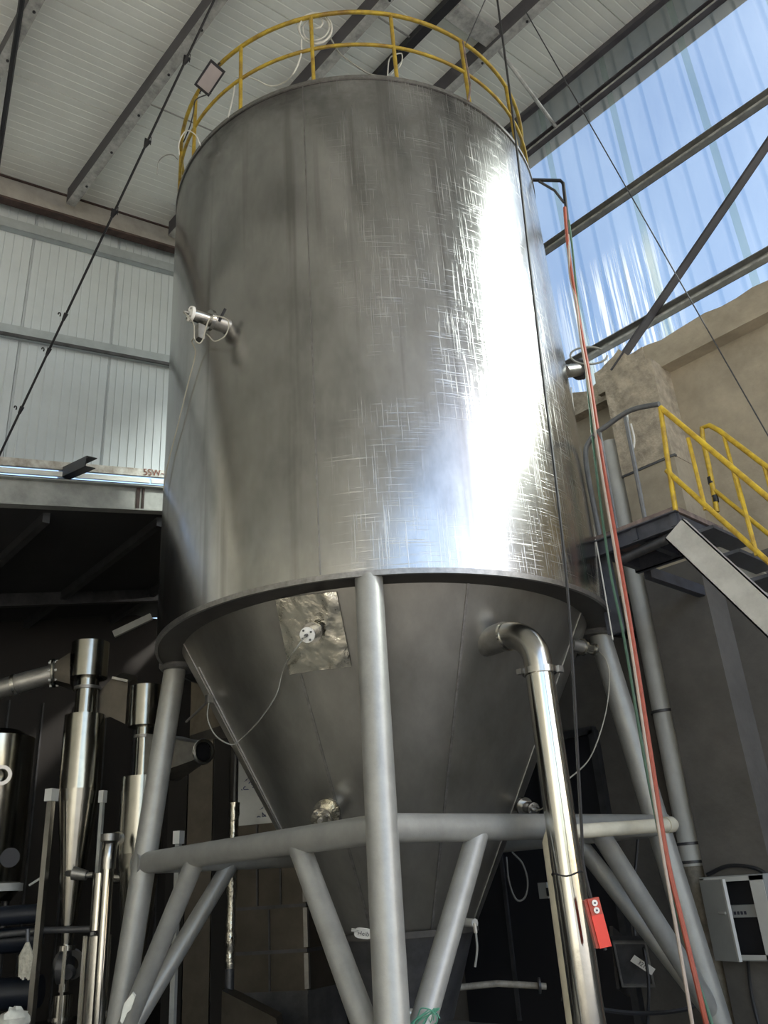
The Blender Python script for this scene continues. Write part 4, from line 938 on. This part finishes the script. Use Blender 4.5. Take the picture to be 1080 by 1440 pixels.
# brush hanging, white bag
br = thing('hanging_brush', 'pale bristle brush hanging from a dark pipe', 'brush', at(38, 1312, 9.7))
MB().cyl(at(39, 1306, 9.7), at(39, 1325, 9.7), .025, seg=8).build('handle', 'dark_steel', br)
for k in range(7):
    MB().tube([at(39, 1323, 9.7), at(37 + (k - 3) * 2.2, 1345, 9.68), at(35 + (k - 3) * 2.6, 1374 + (k % 3) * 2, 9.7)], [.012, .03, .012], 6).build('bristle_tuft', 'cloth', br)
rnd = random.Random(2); mb = MB(); cb = at(20, 1434, 9.0)
mb.sphere(cb, .13, 14, 9, (1, 1, .75), .22); solo('plastic_bag', mb, 'plastic_bag', 'crumpled white plastic bag low beside the cyclone stand', 'bag', sharp=60)
tg = MB(); tp = at(181, 1408, 8.05); tg.prism([at(x, y, 8.05) for x, y in ((186, 1397), (190, 1402), (184, 1420), (179, 1424), (172, 1440), (169, 1436), (174, 1412))], CF * .03)
solo('rag', tg, 'plastic_bag', 'torn pale plastic strip stuck to the foot of a silo leg by the cyclones', 'rag')
# square stainless duct tower behind the cone
DT = 10.6
sd3 = at(430, 1300, DT); tw = thing('duct_tower', 'square stainless duct tower in flanged sections behind the silo cone', 'duct', (sd3.x, sd3.y, 0))
ca_ = V((sd3.x, sd3.y, 0)); dl = (at(330, 1290, DT + .25) - sd3); dl.z = 0; dr3 = (at(482, 1285, DT + .55) - sd3); dr3.z = 0
zlev = [zat(430, y, DT) for y in (1150, 1272, 1336, 1395)]
for i in range(3):
    z_a, z_b = zlev[i + 1], zlev[i]; n = 3 if i == 0 else 2
    MB().prism([ca_ + V((0, 0, z_a)), ca_ + dl + V((0, 0, z_a)), ca_ + dl + dr3 + V((0, 0, z_a)), ca_ + dr3 + V((0, 0, z_a))], V((0, 0, z_b - z_a - .02))).build('section', 'duct_panel', tw)
    f_ = MB(); g_ = 1.05
    c0_ = ca_ - (dl + dr3) * .02
    f_.prism([c0_ + V((0, 0, z_a - .02)), c0_ + dl * g_ + V((0, 0, z_a - .02)), c0_ + (dl + dr3) * g_ + V((0, 0, z_a - .02)), c0_ + dr3 * g_ + V((0, 0, z_a - .02))], V((0, 0, .035))).build('flange', 'dark_steel', tw)
    MB().box(ca_ + V((0, 0, (z_a + z_b) / 2)) - (dl + dr3).normalized() * .01, (.05, .05, z_b - z_a - .06), Matrix.Rotation(math.atan2(dl.y, dl.x), 3, 'Z')).build('corner_strip', 'dull_steel', tw)
    for k in range(1, n): 
        MB().bar(ca_ + dl * k / n + V((0, 0, z_a + .02)) - dr3.normalized() * .01, ca_ + dl * k / n + V((0, 0, z_b - .03)) - dr3.normalized() * .01, .02, .02, up=dl).build('seam', 'dark_steel', tw)
zz_ = zlev[3]
MB().hexa([ca_ + V((0, 0, .2)), ca_ + dr3 + V((0, 0, .2)), ca_ + dl * 1.0 + V((0, 0, .2)), ca_ + dl + dr3 + V((0, 0, .2)), ca_ + V((0, 0, zz_ - .02)), ca_ + dr3 + V((0, 0, zz_ - .02)), ca_ + dl + V((0, 0, zz_ - .02)), ca_ + dl + dr3 + V((0, 0, zz_ - .02))]).build('base_section', 'dark_steel', tw)
# sloping chute in front of it
q = [at(312, 1393, 9.9), at(388, 1432, 9.6), at(400, 1500, 9.6), at(310, 1500, 9.9)]
solo('sheet_chute', MB().prism(q, HEAD * .4), 'duct_panel', 'low sloping steel chute in front of the square duct tower', 'chute')
# printed steel sheet standing behind the cone
q = [at(336, 1052, 11.2), at(392, 1052, 11.2), at(400, 1135, 11.2), at(380, 1164, 11.2), at(334, 1170, 11.2)]
ps_ = thing('printed_sheet', 'pale steel sheet covered with printed film behind the cone edge', 'metal sheet', q[4])
shp = MB().prism(q, HEAD * .03).build('sheet', 'printed_sheet', ps_)
diag = (CR + CU * .9).normalized(); dup = (CU - CR * .9).normalized()
for (x, y, tx, sz_) in ((350, 1108, 'SUS 304', .13), (373, 1146, '304 2B', .13), (346, 1096, '-------', .12), (368, 1136, '-------', .12)):
    text_part('lettering', tx, sz_, at(x, y, 11.2) - HEAD * .01, diag, dup, 'ink_blue', shp)
solo('sheet_rail', MB().bar(at(332, 1170, 11.0), at(420, 1163, 10.9), .10, .09), 'black_steel', 'dark rail under the printed steel sheet', 'rail')
# foil wrapped pipe
fpts = [at(332, 1050, 10.2), at(331, 1100, 10.2), at(329, 1160, 10.2), at(327, 1230, 10.2), at(325, 1290, 10.2), at(323, 1362, 10.2)]
rnd = random.Random(9); path = bez(fpts, 8); rr = [msz(5 if i < 12 else 7, path[0]) * rnd.uniform(.85, 1.15) for i in range(len(path))]
fo = thing('foil_pipe', 'upright pipe wrapped in crumpled shiny foil behind the silo legs', 'pipe', fpts[-1])
MB().tube(path[12:], rr[12:], 12).build('foil_wrap', 'foil', fo, sharp=70)
MB().tube([path[0], path[13]], .03, 10).build('pipe_core', 'dark_steel', fo)
MB().tube([path[-1] + V((0, 0, .05)), V((path[-1].x, path[-1].y, 0))], .05, 10).build('pipe_core', 'dark_steel', fo)
# dark partition panels behind
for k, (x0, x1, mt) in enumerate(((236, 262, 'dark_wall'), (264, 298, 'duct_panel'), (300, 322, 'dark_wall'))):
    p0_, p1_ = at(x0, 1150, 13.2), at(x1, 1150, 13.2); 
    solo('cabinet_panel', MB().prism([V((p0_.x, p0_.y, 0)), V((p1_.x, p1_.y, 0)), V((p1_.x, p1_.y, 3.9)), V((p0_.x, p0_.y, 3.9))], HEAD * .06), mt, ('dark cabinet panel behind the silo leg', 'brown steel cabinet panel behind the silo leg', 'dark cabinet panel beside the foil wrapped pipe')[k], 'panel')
# white tag, small tap and level pipe under the cone
tg_p = at(511, 1313, 7.6)
tg_ = thing('pipe_tag', 'small white tag with dark print hanging under the silo cone', 'tag', tg_p)
tx_ = (CR + CU * -.12).normalized(); ty_ = (CU + CR * .12).normalized(); tz_ = tx_.cross(ty_); RT = Matrix((tx_, ty_, tz_)).transposed()
pts = [tg_p + tx_ * (.075 * math.copysign(abs(math.cos(t)) ** .6, math.cos(t))) + ty_ * (.042 * math.copysign(abs(math.sin(t)) ** .7, math.sin(t))) for t in [k * math.pi / 10 for k in range(20)]]
tcard = MB().prism(pts, -tz_ * .012).build('card', 'label_white', tg_)
MB().box(tg_p - tx_ * .07 + ty_ * .02, (.06, .02, .015), RT).build('hanger', 'handle', tg_)
text_part('lettering', 'Heib', .05, tg_p + tz_ * .002, tx_, ty_, 'ink_dark', tcard)
tp_ = thing('sample_tap', 'small silver tap at the bottom edge of the silo cone', 'tap', at(664, 1297, 7.9))
MB().cyl(at(655, 1297, 7.95), at(668, 1298, 7.85), .035, seg=10).build('body', 'handle', tp_)
MB().cyl(at(667, 1298, 7.85), at(669, 1312, 7.85), .018, seg=8).build('spout', 'dull_steel', tp_)
cable('tap_hose', [at(669, 1310, 7.85), at(671, 1335, 7.85), at(668, 1360, 7.85)], .010, 'cable_grey', 'short grey hose below the small silver tap', 'hose', n=5)
lp = thing('level_pipe', 'pale thin pipe running level behind the silo legs', 'pipe', at(700, 1386, 9.2))
MB().tube([at(600, 1393, 9.2), at(700, 1383, 9.2), at(768, 1387, 9.2)], .03, 10).build('tube', 'pvc_dirty', lp)
MB().cyl(at(757, 1386, 9.15), at(760, 1386, 9.15), .07, seg=12).build('valve_wheel', 'dark_steel', lp)
cable('hanging_loop', [at(712, 1205, 9.0), at(716, 1240, 9.0), at(726, 1265, 9.0), at(738, 1262, 9.0), at(742, 1240, 9.0), at(735, 1215, 9.0), at(720, 1198, 9.0)], .010, 'cable_dark', 'thin loop of cable hanging in front of the dark doorway', n=6)
sw = thing('switch_box', 'small grey switch box inside the dark doorway', 'switch', at(768, 1250, 10.2))
MB().box(at(768, 1252, 10.2), (.12, .12, .16)).build('case', 'box_grey', sw)
MB().box(at(772, 1254, 10.1), (.06, .03, .08)).build('knob', 'black_void', sw)
# green wire bundle at the foot of the front leg
pts = []
cg = at(598, 1432, 6.0)
for k in range(60):
    t = k * .55; pts.append(cg + CR * (.07 * math.cos(t) + .02 * math.cos(2.3 * t)) + CU * (.06 * math.sin(t * 1.07)) + HEAD * (.03 * math.sin(.7 * t)))
solo('wire_tangle', MB().tube(bez(pts, 3), .004, 4), 'wire_green', 'tangle of thin green wire at the foot of the front diagonal brace', 'wire')
vt = thing('floor_valve', 'small silver valve at the foot of the front silo leg', 'valve', at(586, 1432, 6.2))
MB().cyl(at(576, 1425, 6.2), at(590, 1428, 6.2), .03, seg=10).build('body', 'handle', vt)
MB().cyl(at(580, 1436, 6.2), at(592, 1438, 6.2), .025, seg=10).build('outlet', 'dull_steel', vt)
